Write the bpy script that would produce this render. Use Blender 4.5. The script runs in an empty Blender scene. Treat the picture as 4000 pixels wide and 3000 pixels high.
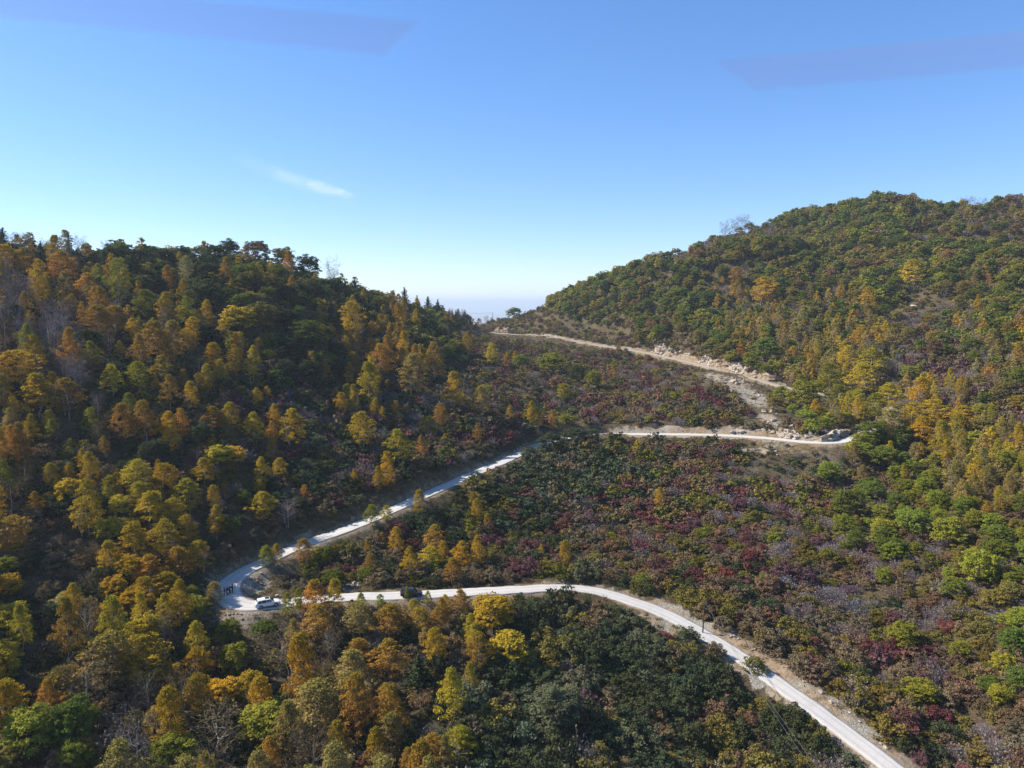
import bpy, bmesh, math, random
import numpy as np
from mathutils import Vector, Matrix

# ------------------------------------------------------------------ camera, sky, sun, exposure
scene = bpy.context.scene
col = scene.collection
F = 2856.0                       # focal length in pixels of the 4000 x 3000 photograph
PITCH = math.radians(6.3)
cam_d = bpy.data.cameras.new('camera')
cam_d.sensor_width = 36.0
cam_d.lens = F / 4000.0 * 36.0
cam_d.clip_start = 0.02
cam_d.clip_end = 200000.0
cam_d.dof.use_dof = True            # the lens is focused far away; only the rotor blades are close enough to blur
cam_d.dof.focus_distance = 220.0
cam_d.dof.aperture_fstop = 14.0
cam = bpy.data.objects.new('camera', cam_d)
cam.location = (0, 0, 0)
cam.rotation_euler = (math.radians(90) - PITCH, 0, 0)
col.objects.link(cam)
scene.camera = cam

SUN_TO = Vector((-0.76, 0.14, 0.68)).normalized()
SUN_EL = math.asin(SUN_TO.z)
SUN_ROT = math.atan2(SUN_TO.x, SUN_TO.y)
world = bpy.data.worlds.new('World')
scene.world = world
world.use_nodes = True
wt = world.node_tree
wt.nodes.clear()
w_out = wt.nodes.new('ShaderNodeOutputWorld')
w_bg = wt.nodes.new('ShaderNodeBackground')
w_sky = wt.nodes.new('ShaderNodeTexSky')
w_sky.sky_type = 'NISHITA'
w_sky.sun_disc = False
w_sky.sun_elevation = SUN_EL
w_sky.sun_rotation = SUN_ROT
w_sky.altitude = 1500
w_sky.air_density = 1.0
w_sky.dust_density = 0.6
w_sky.ozone_density = 3.0
w_bg.inputs['Strength'].default_value = 0.125
w_hs = wt.nodes.new('ShaderNodeHueSaturation')
w_hs.inputs['Saturation'].default_value = 1.3
w_gm = wt.nodes.new('ShaderNodeGamma')
w_gm.inputs['Gamma'].default_value = 0.80
wt.links.new(w_sky.outputs[0], w_gm.inputs['Color'])
wt.links.new(w_gm.outputs[0], w_hs.inputs['Color'])
w_mx = wt.nodes.new('ShaderNodeMix'); w_mx.data_type = 'RGBA'; w_mx.blend_type = 'MULTIPLY'; w_mx.inputs[0].default_value = 1.0
w_mx.inputs[7].default_value = (1.18, 1.20, 1.38, 1)
wt.links.new(w_hs.outputs[0], w_mx.inputs[6])
wt.links.new(w_mx.outputs[2], w_bg.inputs['Color'])
wt.links.new(w_bg.outputs[0], w_out.inputs['Surface'])

sun_d = bpy.data.lights.new('sun', 'SUN')
sun_d.energy = 5.0
sun_d.angle = math.radians(0.5)
sun_d.color = (1.0, 0.95, 0.87)
sun = bpy.data.objects.new('sun', sun_d)
sun.rotation_euler = (-SUN_TO).to_track_quat('-Z', 'Y').to_euler()
sun.location = (0, 0, 60)
col.objects.link(sun)
vs = scene.view_settings
vs.view_transform = 'Standard'
vs.look = 'None'
vs.exposure = 0.75
vs.gamma = 1.0
vs.use_curve_mapping = False
scene.cycles.max_bounces = 5
scene.cycles.diffuse_bounces = 2
scene.cycles.transmission_bounces = 4
scene.cycles.transparent_max_bounces = 8
scene.cycles.volume_bounces = 0

# ------------------------------------------------------------------ projection helpers
rng = np.random.default_rng(7)
random.seed(7)
CP, SP = math.cos(PITCH), math.sin(PITCH)

def ray(px, py):
    u = (np.asarray(px, float) - 2000) / F
    v = (1500 - np.asarray(py, float)) / F
    return u, CP + v * SP, v * CP - SP          # direction per unit of camera depth

def at_y(px, py, Y):
    a, b, c = ray(px, py)
    t = Y / b
    return a * t, b * t, c * t

def at_z(px, py, Z):
    a, b, c = ray(px, py)
    t = Z / c
    return a * t, b * t, c * t

def proj(x, y, z):
    d = y * CP - z * SP
    d = np.maximum(d, 1e-3)
    return 2000 + F * x / d, 1500 - F * (y * SP + z * CP) / d, d

# ------------------------------------------------------------------ road centre line (lower road, hairpin, middle road, bend, upper road)
ROAD_PZ = [(3900, 3330, -76.5), (3520, 3030, -74), (3340, 2890, -72.8), (3200, 2785, -71.5), (3050, 2680, -70.3), (2900, 2573, -69), (2750, 2480, -67.6), (2600, 2400, -66.2),
           (2450, 2343, -65), (2300, 2305, -64), (2150, 2298, -63), (2000, 2306, -62.2), (1800, 2316, -61.5), (1600, 2326, -60.9), (1400, 2332, -60.4),
           (1200, 2346, -59.8), (1040, 2366, -59.3), (935, 2362, -58.9), (885, 2330, -58.4), (888, 2290, -58.0), (935, 2245, -57.5), (1020, 2200, -57), (1200, 2122, -55.8),
           (1400, 2050, -54.4), (1600, 1962, -53.0), (1800, 1873, -51.8), (1950, 1810, -51), (2070, 1757, -50.4), (2170, 1720, -50),
           (2350, 1698, -49.3), (2550, 1697, -48.6), (2800, 1700, -48), (3000, 1712, -47.4), (3150, 1727, -47), (3270, 1728, -46.6), (3340, 1708, -46),
           (3400, 1684, -45.3), (3460, 1655, -44.4)]
UP_PZ = [(3490, 1615, -42.9), (3450, 1585, -41.3), (3330, 1560, -39.6), (3200, 1537, -38), (3080, 1515, -36.6), (2950, 1482, -34.8), (2800, 1442, -32.6), (2700, 1417, -31.2), (2600, 1394, -29.8), (2480, 1370, -28.0),
         (2350, 1351, -26.3), (2220, 1331, -24.6), (2100, 1314, -23.2), (1960, 1302, -22.2), (1800, 1290, -21.2), (1640, 1282, -20.6)]

def catmull(P, step=0.6):
    P = np.array(P, float)
    out = []
    for i in range(len(P) - 1):
        p0, p1, p2, p3 = P[max(i - 1, 0)], P[i], P[i + 1], P[min(i + 2, len(P) - 1)]
        n = max(2, int(np.linalg.norm(p2 - p1) / step))
        t = np.linspace(0, 1, n, endpoint=False)[:, None]
        out.append(0.5 * (2 * p1 + (p2 - p0) * t + (2 * p0 - 5 * p1 + 4 * p2 - p3) * t ** 2 + (3 * p1 - p0 - 3 * p2 + p3) * t ** 3))
    out.append(P[-1:])
    return np.concatenate(out)

def smooth(C, k):
    for _ in range(k):
        D = C.copy()
        D[1:-1] = 0.25 * C[:-2] + 0.5 * C[1:-1] + 0.25 * C[2:]
        C = D
    return C

R3 = [at_z(*p) for p in ROAD_PZ]
U3 = [at_z(*p) for p in UP_PZ]
full = catmull(R3 + U3)
full = smooth(full, 10)
# even spacing
seg = np.concatenate([[0], np.cumsum(np.linalg.norm(np.diff(full, axis=0), axis=1))])
sn = np.arange(0, seg[-1], 0.8)
full = np.stack([np.interp(sn, seg, full[:, k]) for k in range(3)], 1)
split = int(np.argmin(np.linalg.norm(full - np.array(R3[-1]), axis=1)))
LOWER, UPPER = full[:split + 1], full[split:]
half_w = np.full(len(full), 2.1)
half_w[split:] = 1.75
fpx, fpy, _d = proj(full[:, 0], full[:, 1], full[:, 2])
wide = ((fpx > 2520) & (fpy > 2350)) | ((fpx > 2450) & (fpy > 1650) & (fpy < 1760)) | ((fpx > 1900) & (fpx < 3090) & (fpy < 1525))
bare = np.ones(len(full)); bare[(fpx < 2400) & (fpy < 2290) & (fpy > 1650)] = 0.3; bare[(fpx > 1080) & (fpx < 2550) & (fpy > 2290)] = 0.5
hp = np.array(R3[18])
dh = np.linalg.norm(full - hp, axis=1)
half_w += 0.6 * np.exp(-(dh / 9) ** 2)            # the hairpin is wider

# ------------------------------------------------------------------ terrain heights
CTRL = [  # (px, py, distance forward)
    (0, 1050, 235), (200, 1150, 240), (430, 1155, 245), (650, 1215, 250), (800, 1150, 262), (950, 1125, 275), (1100, 1135, 285), (1300, 1200, 315), (1450, 1215, 345), (1600, 1240, 395),
    (1720, 1252, 450), (1800, 1262, 500), (1875, 1268, 640), (1990, 1257, 660),
    (0, 1250, 205), (0, 1600, 170), (0, 2000, 142), (0, 2400, 118), (0, 2750, 100), (0, 3000, 90),
    (300, 1350, 205), (600, 1350, 215), (900, 1350, 232), (1200, 1300, 262), (1500, 1300, 325), (1700, 1300, 400),
    (300, 1700, 172), (600, 1700, 180), (900, 1700, 190), (1200, 1650, 210), (1500, 1600, 245), (1700, 1480, 300),
    (300, 2100, 143), (600, 2050, 153), (850, 2050, 161), (1200, 1950, 181), (1500, 1850, 204),
    (300, 2500, 115), (600, 2500, 121), (850, 2560, 127), (1150, 2560, 130), (1400, 2560, 130),
    (300, 3000, 92), (700, 3000, 97), (1100, 3000, 102), (1500, 3000, 106), (2000, 3000, 110), (2400, 3000, 112), (2900, 3000, 115),
    (1800, 2600, 130), (2200, 2600, 134), (2600, 2700, 130),
    (1250, 2260, 156), (1500, 2180, 170), (1800, 2150, 177), (2000, 2050, 196), (2300, 2050, 198), (2300, 1900, 226),
    (2600, 2200, 183), (2600, 1950, 216), (2900, 2350, 164), (2900, 2000, 206), (3200, 2500, 149), (3200, 2200, 178), (3200, 1900, 224),
    (3500, 2700, 133), (3500, 2300, 166), (3500, 1950, 212), (3500, 1780, 240),
    (4000, 3000, 106), (4000, 2600, 127), (4000, 2200, 158), (3900, 1900, 197), (4000, 1650, 232), (3800, 3100, 108),
    (1900, 1600, 262), (1800, 1500, 300), (2000, 1450, 355), (2200, 1550, 315), (2400, 1450, 382), (2500, 1580, 308), (2750, 1560, 302), (3000, 1620, 281), (1950, 1350, 470),
    (2060, 1230, 640), (2200, 1175, 600), (2300, 1138, 570), (2450, 1080, 545), (2600, 1035, 515), (2700, 1010, 505), (2850, 990, 500), (3050, 945, 505),
    (2300, 1290, 520), (2500, 1280, 480), (2750, 1320, 420), (2900, 1350, 395), (3050, 1400, 372),
    (2750, 1150, 478), (3000, 1200, 452), (3250, 1400, 352), (3250, 1250, 415), (3450, 1250, 402), (3400, 1450, 320), (3600, 1560, 272), (3700, 1350, 330), (3900, 1450, 280),
    (2900, 1000, 520), (3150, 1030, 495), (3400, 1050, 468), (3650, 1100, 425), (3900, 1150, 385), (4000, 1300, 330),
    (2760, 990, 610), (2900, 925, 620), (3100, 872, 610), (3250, 848, 590), (3400, 806, 570), (3500, 800, 560), (3700, 838, 540), (3850, 825, 530), (4000, 800, 520),
    (3400, 880, 530), (3700, 950, 480), (3950, 950, 450),
]
CT3 = [at_y(*c) for c in CTRL]
# beyond the ridges the ground falls away; beyond the frame's sides the slopes go on
EXTRA = [(165, 552, 18), (125, 560, 14), (205, 562, 28), (-300, 330, 5), (-200, 420, -20), (-120, 480, -30), (-60, 620, -45), (0, 760, -70), (100, 760, -50), (230, 740, -5), (350, 700, 15), (480, 640, 30),
         (-260, 230, 22), (-210, 150, -5), (-160, 90, -38), (-200, 20, -50), (-80, 40, -70), (0, 20, -92), (80, 40, -88), (150, 60, -62), (210, 130, -30), (270, 220, 5), (360, 330, 45), (450, 450, 75), (560, 560, 60)]
pts = np.array(CT3 + [tuple(p) for p in full[::14]] + EXTRA, float)
XY, ZZ = pts[:, :2] / 100.0, pts[:, 2]
def tps(r2):
    return np.where(r2 > 1e-12, 0.5 * r2 * np.log(np.maximum(r2, 1e-12)), 0.0)
n = len(XY)
A = np.zeros((n + 3, n + 3))
A[:n, :n] = tps(((XY[:, None] - XY[None]) ** 2).sum(2)) + np.eye(n) * 0.004
A[:n, n] = 1; A[:n, n + 1:] = XY; A[n, :n] = 1; A[n + 1:, :n] = XY.T
sol = np.linalg.solve(A, np.concatenate([ZZ, np.zeros(3)]))

def vnoise(x, y, seed):
    r = np.random.default_rng(seed)
    T = r.random((64, 64))
    xi, yi = np.floor(x).astype(int), np.floor(y).astype(int)
    fx, fy = x - xi, y - yi
    fx, fy = fx * fx * (3 - 2 * fx), fy * fy * (3 - 2 * fy)
    g = lambda a, b: T[a % 64, b % 64]
    return (g(xi, yi) * (1 - fx) + g(xi + 1, yi) * fx) * (1 - fy) + (g(xi, yi + 1) * (1 - fx) + g(xi + 1, yi + 1) * fx) * fy - 0.5

def height(x, y):
    """ground height and (bank, verge) masks at arrays x, y"""
    x, y = np.asarray(x, float).ravel(), np.asarray(y, float).ravel()
    z = np.empty(len(x)); bank = np.zeros(len(x)); dist = np.full(len(x), 99.0)
    for s in range(0, len(x), 20000):
        X, Y = x[s:s + 20000], y[s:s + 20000]
        Xc, Yc = np.clip(X, -420, 640), np.clip(Y, 0, 820)
        q = np.stack([Xc, Yc], 1) / 100
        b = tps(((q[:, None] - XY[None]) ** 2).sum(2)) @ sol[:n] + sol[n] + q @ sol[n + 1:]
        b = np.clip(b, -130, 110)
        b += 3.2 * vnoise(X / 34, Y / 34, 1) * np.clip((Y - 60) / 100, 0.3, 1.4) + 1.5 * vnoise(X / 13, Y / 13, 2) + 0.7 * vnoise(X / 4.5, Y / 4.5, 3)
        out = np.maximum(np.hypot(X - Xc, Y - Yc), 0)
        k = np.clip(out / 1500, 0, 1); k = k * k * (3 - 2 * k)
        b = b * (1 - k) + (-380 + 60 * vnoise(X / 900, Y / 900, 4)) * k
        # road bench
        near = np.where((Xc == X) & (Yc == Y))[0]
        if len(near):
            P = np.stack([X[near], Y[near]], 1)
            d2 = ((P[:, None] - full[None, ::2, :2]) ** 2).sum(2)
            j = d2.argmin(1)
            d = np.sqrt(d2[np.arange(len(j)), j]); rz = full[::2][j, 2]; hw = half_w[::2][j]
            up = j * 2 > split
            e = d - hw - 0.7
            wob = 0.5 + 1.6 * (vnoise(P[:, 0] / 3.2, P[:, 1] / 3.2, 9) + 0.5)
            kup = np.where(up, 2.3, 1.15) * wob
            hi = rz + np.where(e > 0, kup * e, 0) - 0.06
            lo = rz - np.where(e > 0, 0.75 * e, 0) - 0.06
            bb = b[near]
            nb = np.where(e > 22, bb, np.clip(bb, lo, hi))
            bk = np.where((nb < bb - 0.15) & (e > 0.1), 1.0, 0) + np.where((nb > bb + 0.15) & (e > 0), 0.35, 0)
            bk = bk * np.where(bk > 0.5, bare[::2][j], 1); bk = np.where(wide[::2][j] & (bb > rz - 0.4) & (e < 2.6 + 5 * vnoise(P[:, 0] / 5, P[:, 1] / 5, 12)) & (e > -0.2), 1.0, bk); bk = np.maximum(bk, np.where((e < 0.8), 0.5, 0))
            b[near] = nb; bank[s + near] = np.clip(bk, 0, 1); dist[s + near] = d
        z[s:s + 20000] = b
    return z, bank, dist

# lookup grid for placing things
LX, LY, LS = -420.0, 40.0, 1.5
nx, ny = int(1060 / LS), int(740 / LS)
gx, gy = np.meshgrid(LX + LS * np.arange(nx), LY + LS * np.arange(ny))
HG, BK, DR = [a.reshape(ny, nx) for a in height(gx, gy)]
def look(G, x, y):
    fx = np.clip((np.asarray(x, float) - LX) / LS, 0, nx - 1.001); fy = np.clip((np.asarray(y, float) - LY) / LS, 0, ny - 1.001)
    i, j = fx.astype(int), fy.astype(int); a, b = fx - i, fy - j
    return (G[j, i] * (1 - a) + G[j, i + 1] * a) * (1 - b) + (G[j + 1, i] * (1 - a) + G[j + 1, i + 1] * a) * b
def hz(x, y):
    return look(HG, x, y)
def hit(px, py):
    """first point of the ground seen through a pixel of the photograph"""
    a, b, c = ray(px, py)
    a, b, c = [np.atleast_1d(v)[:, None] for v in np.broadcast_arrays(a, b, c)]
    t = np.arange(70, 760, 0.8)[None]
    below = c * t < hz(a * t, b * t)
    k = below.argmax(1); ok = below.any(1)
    T = np.where(ok, t[0][k], 640.0)
    return a[:, 0] * T, b[:, 0] * T, hz(a[:, 0] * T, b[:, 0] * T), ok
def roadpoint(px, py):
    """point of the road surface seen at a pixel, with its tangent"""
    X, Y, D = proj(full[:, 0], full[:, 1], full[:, 2])
    return int(np.argmin((X - px) ** 2 + (Y - py) ** 2))

# ------------------------------------------------------------------ mesh and material helpers
def mesh_np(name, V, polys, mats=(), matidx=None, attrs=None, smooth_=False):
    """V (n,3); polys: list of (m,k) index arrays"""
    me = bpy.data.meshes.new(name)
    V = np.asarray(V, np.float32)
    me.vertices.add(len(V)); me.vertices.foreach_set('co', V.ravel())
    loops = np.concatenate([p.ravel() for p in polys]).astype(np.int32)
    tot = np.concatenate([np.full(len(p), p.shape[1], np.int32) for p in polys])
    st = np.concatenate([[0], np.cumsum(tot)[:-1]]).astype(np.int32)
    me.loops.add(len(loops)); me.loops.foreach_set('vertex_index', loops)
    me.polygons.add(len(tot)); me.polygons.foreach_set('loop_start', st)
    try: me.polygons.foreach_set('loop_total', tot)
    except Exception: pass
    for m in mats: me.materials.append(m)
    if matidx is not None: me.polygons.foreach_set('material_index', np.asarray(matidx, np.int32))
    if smooth_: me.polygons.foreach_set('use_smooth', np.ones(len(tot), bool))
    for k, (dom, arr) in (attrs or {}).items():
        a = me.attributes.new(k, 'FLOAT', dom); a.data.foreach_set('value', np.asarray(arr, np.float32))
    me.update(calc_edges=True); me.validate()
    return me

def link(name, me, parent=None, **props):
    o = bpy.data.objects.new(name, me); col.objects.link(o)
    if parent is not None: o.parent = parent
    for k, v in props.items(): o[k] = v
    return o
def empty(name, loc=(0, 0, 0), rz=0.0, **props):
    o = bpy.data.objects.new(name, None); col.objects.link(o); o.location = loc; o.rotation_euler = (0, 0, rz)
    o.empty_display_size = 0.3
    for k, v in props.items(): o[k] = v
    return o

class NT:
    def __init__(s, name):
        s.m = bpy.data.materials.new(name); s.m.use_nodes = True; s.t = s.m.node_tree; s.t.nodes.clear()
        s.out = s.n('ShaderNodeOutputMaterial')
    def n(s, typ, **kw):
        x = s.t.nodes.new(typ)
        for k, v in kw.items(): setattr(x, k, v)
        return x
    def l(s, a, b): s.t.links.new(a, b)
    def noise(s, scale, detail=4, rough=0.6, coord='Object', vec=None):
        x = s.n('ShaderNodeTexNoise'); x.inputs['Scale'].default_value = scale; x.inputs['Detail'].default_value = detail; x.inputs['Roughness'].default_value = rough
        if vec is None:
            tc = s.n('ShaderNodeTexCoord'); s.l(tc.outputs[coord], x.inputs['Vector'])
        else: s.l(vec, x.inputs['Vector'])
        return x
    def ramp(s, fac, stops):
        r = s.n('ShaderNodeValToRGB'); e = r.color_ramp.elements
        while len(e) < len(stops): e.new(0.5)
        for k, (p, c) in enumerate(stops): e[k].position = p; e[k].color = (*c, 1) if len(c) == 3 else c
        s.l(fac, r.inputs[0]); return r
    def mix(s, fac, a, b, mode='MIX'):
        x = s.n('ShaderNodeMix', data_type='RGBA', blend_type=mode)
        for sock, v in ((x.inputs[0], fac), (x.inputs[6], a), (x.inputs[7], b)):
            if isinstance(v, (int, float)): sock.default_value = v
            elif isinstance(v, tuple): sock.default_value = (*v, 1)
            else: s.l(v, sock)
        return x.outputs[2]
    def math(s, op, a, b=0.0):
        x = s.n('ShaderNodeMath', operation=op)
        for sock, v in ((x.inputs[0], a), (x.inputs[1], b)):
            if isinstance(v, (int, float)): sock.default_value = v
            else: s.l(v, sock)
        return x.outputs[0]
    def bsdf(s, color, rough=0.8, metal=0.0, spec=0.3, bump=None, bump_strength=0.4, bump_dist=0.1):
        b = s.n('ShaderNodeBsdfPrincipled')
        if isinstance(color, tuple): b.inputs['Base Color'].default_value = (*color, 1)
        else: s.l(color, b.inputs['Base Color'])
        b.inputs['Roughness'].default_value = rough; b.inputs['Metallic'].default_value = metal
        b.inputs['Specular IOR Level'].default_value = spec
        if bump is not None:
            bp = s.n('ShaderNodeBump'); bp.inputs['Strength'].default_value = bump_strength; bp.inputs['Distance'].default_value = bump_dist
            s.l(bump, bp.inputs['Height']); s.l(bp.outputs[0], b.inputs['Normal'])
        s.l(b.outputs[0], s.out.inputs['Surface']); return b

def plain(name, color, rough=0.6, metal=0.0, spec=0.4, nscale=6.0, amount=0.12):
    t = NT(name); nz = t.noise(nscale)
    f = t.math('MULTIPLY_ADD', nz.outputs[0], amount * 2); f.node.inputs[2].default_value = 1 - amount
    c = t.mix(1.0, color, t.ramp(nz.outputs[0], [(0.2, (1 - amount,) * 3), (0.8, (1.0,) * 3)]).outputs[0], 'MULTIPLY')
    t.bsdf(c, rough, metal, spec); return t.m

def leaf_material(name, topgreen=0.0, trans=0.3, contrast=0.35):
    t = NT(name)
    a = t.n('ShaderNodeAttribute', attribute_type='INSTANCER', attribute_name='tcol')
    ti = t.n('ShaderNodeAttribute', attribute_type='GEOMETRY', attribute_name='tint')
    hg = t.n('ShaderNodeAttribute', attribute_type='GEOMETRY', attribute_name='hgt')
    c = a.outputs['Color']
    if topgreen > 0:
        f = t.math('MULTIPLY', t.math('POWER', hg.outputs['Fac'], 4.0), topgreen)
        c = t.mix(f, c, (0.26, 0.26, 0.02))
    v = t.ramp(ti.outputs['Fac'], [(0.0, (1 - contrast * 1.3, 1 - contrast * 1.2, 1 - contrast * 1.1)), (0.5, (1, 1, 1)), (1.0, (1 + contrast * 1.1, 1 + contrast, 1 + contrast * 0.6))])
    v.color_ramp.elements[0].color = (1 - contrast, 1 - contrast * .9, 1 - contrast * .9, 1)
    v.color_ramp.elements[2].color = (1, 1, 1, 1); v.color_ramp.elements[1].color = (0.8, 0.82, 0.85, 1)
    c = t.mix(1.0, c, v.outputs[0], 'MULTIPLY')
    d = t.n('ShaderNodeBsdfDiffuse'); tr = t.n('ShaderNodeBsdfTranslucent'); mx = t.n('ShaderNodeMixShader')
    t.l(c, d.inputs[0]); t.l(c, tr.inputs[0]); mx.inputs[0].default_value = trans
    t.l(d.outputs[0], mx.inputs[1]); t.l(tr.outputs[0], mx.inputs[2]); t.l(mx.outputs[0], t.out.inputs['Surface'])
    return t.m

M_LEAF = leaf_material('broad_leaves', 0.0, 0.3)
M_BIRCH = leaf_material('birch_leaves', 0.45, 0.35)
M_SHRUB = leaf_material('shrub_leaves', 0.0, 0.22)
M_NEEDLE = leaf_material('needles', 0.0, 0.15)
M_TWIG = leaf_material('twigs', 0.0, 0.0)
M_BARK = plain('dark_bark', (0.09, 0.07, 0.055), 0.9, nscale=3, amount=0.4)
def birch_bark():
    t = NT('pale_bark'); nz = t.noise(5.0, 5, 0.7)
    t.bsdf(t.ramp(nz.outputs[0], [(0.35, (0.10, 0.08, 0.06)), (0.5, (0.42, 0.37, 0.30)), (0.7, (0.55, 0.49, 0.42))]).outputs[0], 0.8); return t.m
M_PALE = birch_bark()

# ------------------------------------------------------------------ ground sheet
def steps(segs):
    out = [segs[0][0]]
    for a, b, s in segs:
        k = max(1, int(round((b - a) / s))); out += list(np.linspace(a, b, k + 1)[1:])
    return np.array(out)
gxs = np.concatenate([-np.geomspace(60000, 460, 26)[:-1], steps([(-440, -180, 3.0), (-180, 190, 1.05), (190, 420, 2.2), (420, 660, 6)]), np.geomspace(690, 60000, 24)])
gys = np.concatenate([-np.geomspace(20000, 60, 16)[:-1], steps([(-50, 84, 8), (84, 310, 1.05), (310, 660, 1.9), (660, 860, 6)]), np.geomspace(890, 90000, 26)])
GX, GY = np.meshgrid(gxs, gys)
gz, gb, gd = height(GX, GY)
# a little roughness on cut banks
gz = gz + gb * np.where(gd > 3.6, 0.55 * vnoise(GX.ravel() / 1.3, GY.ravel() / 1.3, 21), 0)
V = np.stack([GX.ravel(), GY.ravel(), gz], 1)
W, Hn = len(gxs), len(gys)
ii = (np.arange(Hn - 1)[:, None] * W + np.arange(W - 1)[None]).ravel()
Q = np.stack([ii, ii + 1, ii + 1 + W, ii + W], 1)

def in_blob(px, py, blobs):
    m = np.zeros(len(px))
    for (cx, cy, rx, ry) in blobs:
        m = np.maximum(m, np.clip(1.4 - np.sqrt(((px - cx) / rx) ** 2 + ((py - cy) / ry) ** 2), 0, 1))
    return m
SCREE_PX = [(2870, 1500, 70, 40), (2950, 1555, 80, 50), (2800, 1480, 50, 25), (3000, 1640, 45, 40), (2950, 1760, 110, 12), (1000, 2290, 70, 60), (930, 2420, 110, 40), (1370, 2295, 50, 20)]
# scree and bare patches are world-space circles found once from these marks
SCREE = []
for (cx, cy, rx, ry) in SCREE_PX:
    X, Y, Z, ok = hit(np.array([cx]), np.array([cy]))
    X2, Y2, _, _ = hit(np.array([cx, cx]), np.array([cy - ry, cy + ry]))
    SCREE.append((X[0], Y[0], rx * Y[0] / F, max(2.0, abs(Y2[0] - Y2[1]) / 2)))
def scree_mask(x, y):
    m = np.zeros(np.shape(x))
    for (cx, cy, rx, ry) in SCREE:
        m = np.maximum(m, np.clip(1.5 - np.sqrt(((x - cx) / rx) ** 2 + ((y - cy) / ry) ** 2), 0, 1))
    return m
scr = scree_mask(V[:, 0], V[:, 1])

def ground_mat():
    t = NT('ground')
    bk = t.n('ShaderNodeAttribute', attribute_name='bank'); sc = t.n('ShaderNodeAttribute', attribute_name='scree')
    n1 = t.noise(0.09, 5, 0.65); n2 = t.noise(0.9, 6, 0.75); n3 = t.noise(3.5, 4, 0.7)
    grass = t.ramp(n2.outputs[0], [(0.3, (0.045, 0.034, 0.018)), (0.5, (0.10, 0.078, 0.038)), (0.65, (0.17, 0.135, 0.065)), (0.8, (0.09, 0.085, 0.03))]).outputs[0]
    grass = t.mix(t.ramp(n1.outputs[0], [(0.4, (0, 0, 0)), (0.6, (1, 1, 1))]).outputs[0], grass, t.ramp(n2.outputs[0], [(0.35, (0.05, 0.03, 0.02)), (0.7, (0.13, 0.10, 0.05))]).outputs[0])
    soil = t.ramp(n2.outputs[0], [(0.3, (0.07, 0.05, 0.028)), (0.45, (0.22, 0.15, 0.088)), (0.6, (0.34, 0.25, 0.16)), (0.75, (0.13, 0.10, 0.052))]).outputs[0]
    rock = t.ramp(n3.outputs[0], [(0.35, (0.10, 0.085, 0.06)), (0.5, (0.30, 0.27, 0.21)), (0.68, (0.50, 0.45, 0.37))]).outputs[0]
    soil = t.mix(t.ramp(n1.outputs[0], [(0.47, (0, 0, 0)), (0.6, (1, 1, 1))]).outputs[0], soil, rock)
    nb = t.math('ADD', bk.outputs['Fac'], t.math('MULTIPLY', t.math('SUBTRACT', n3.outputs[0], 0.5), 0.9))
    c = t.mix(t.ramp(nb, [(0.3, (0, 0, 0)), (0.55, (1, 1, 1))]).outputs[0], grass, soil)
    ns = t.math('ADD', sc.outputs['Fac'], t.math('MULTIPLY', t.math('SUBTRACT', n2.outputs[0], 0.5), 1.6))
    c = t.mix(t.ramp(ns, [(0.6, (0, 0, 0)), (0.95, (1, 1, 1))]).outputs[0], c, t.mix(0.5, rock, soil))
    t.bsdf(c, 0.95, spec=0.1, bump=n3.outputs[0], bump_strength=0.7, bump_dist=0.4); return t.m
ground = link('ground', mesh_np('ground', V, [Q], [ground_mat()], attrs={'bank': ('POINT', gb), 'scree': ('POINT', scr)}, smooth_=True), kind='structure')

# ------------------------------------------------------------------ roads
def ribbon(name, C, hw, mat, lift, **props):
    T = np.gradient(C, axis=0); T[:, 2] = 0; T /= np.linalg.norm(T, axis=1)[:, None]
    N = np.stack([-T[:, 1], T[:, 0], np.zeros(len(T))], 1)
    us = np.array([-1.06, -1.0, -0.72, -0.4, 0, 0.4, 0.72, 1.0, 1.06])
    dz = np.array([-0.55, 0, 0.02, 0.0, 0.035, 0.0, 0.02, 0, -0.55])
    s = np.arange(len(C))
    edge = 0.30 * vnoise(s / 4.0, s * 0, 31) + 0.25 * vnoise(s / 1.5, s * 0, 32)
    rows = []
    for u, d in zip(us, dz):
        w = hw + (edge * np.sign(u) if abs(u) > 0.9 else 0)
        p = C + N * (u * w)[:, None]; p[:, 2] += lift + d
        rows.append(p)
    P = np.stack(rows, 1).reshape(-1, 3); k = len(us)
    i = (np.arange(len(C) - 1)[:, None] * k + np.arange(k - 1)[None]).ravel()
    q = np.stack([i, i + k, i + k + 1, i + 1], 1)
    uu = np.tile(us, len(C))
    return link(name, mesh_np(name, P, [q], [mat], attrs={'across': ('POINT', uu)}), **props)
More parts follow.
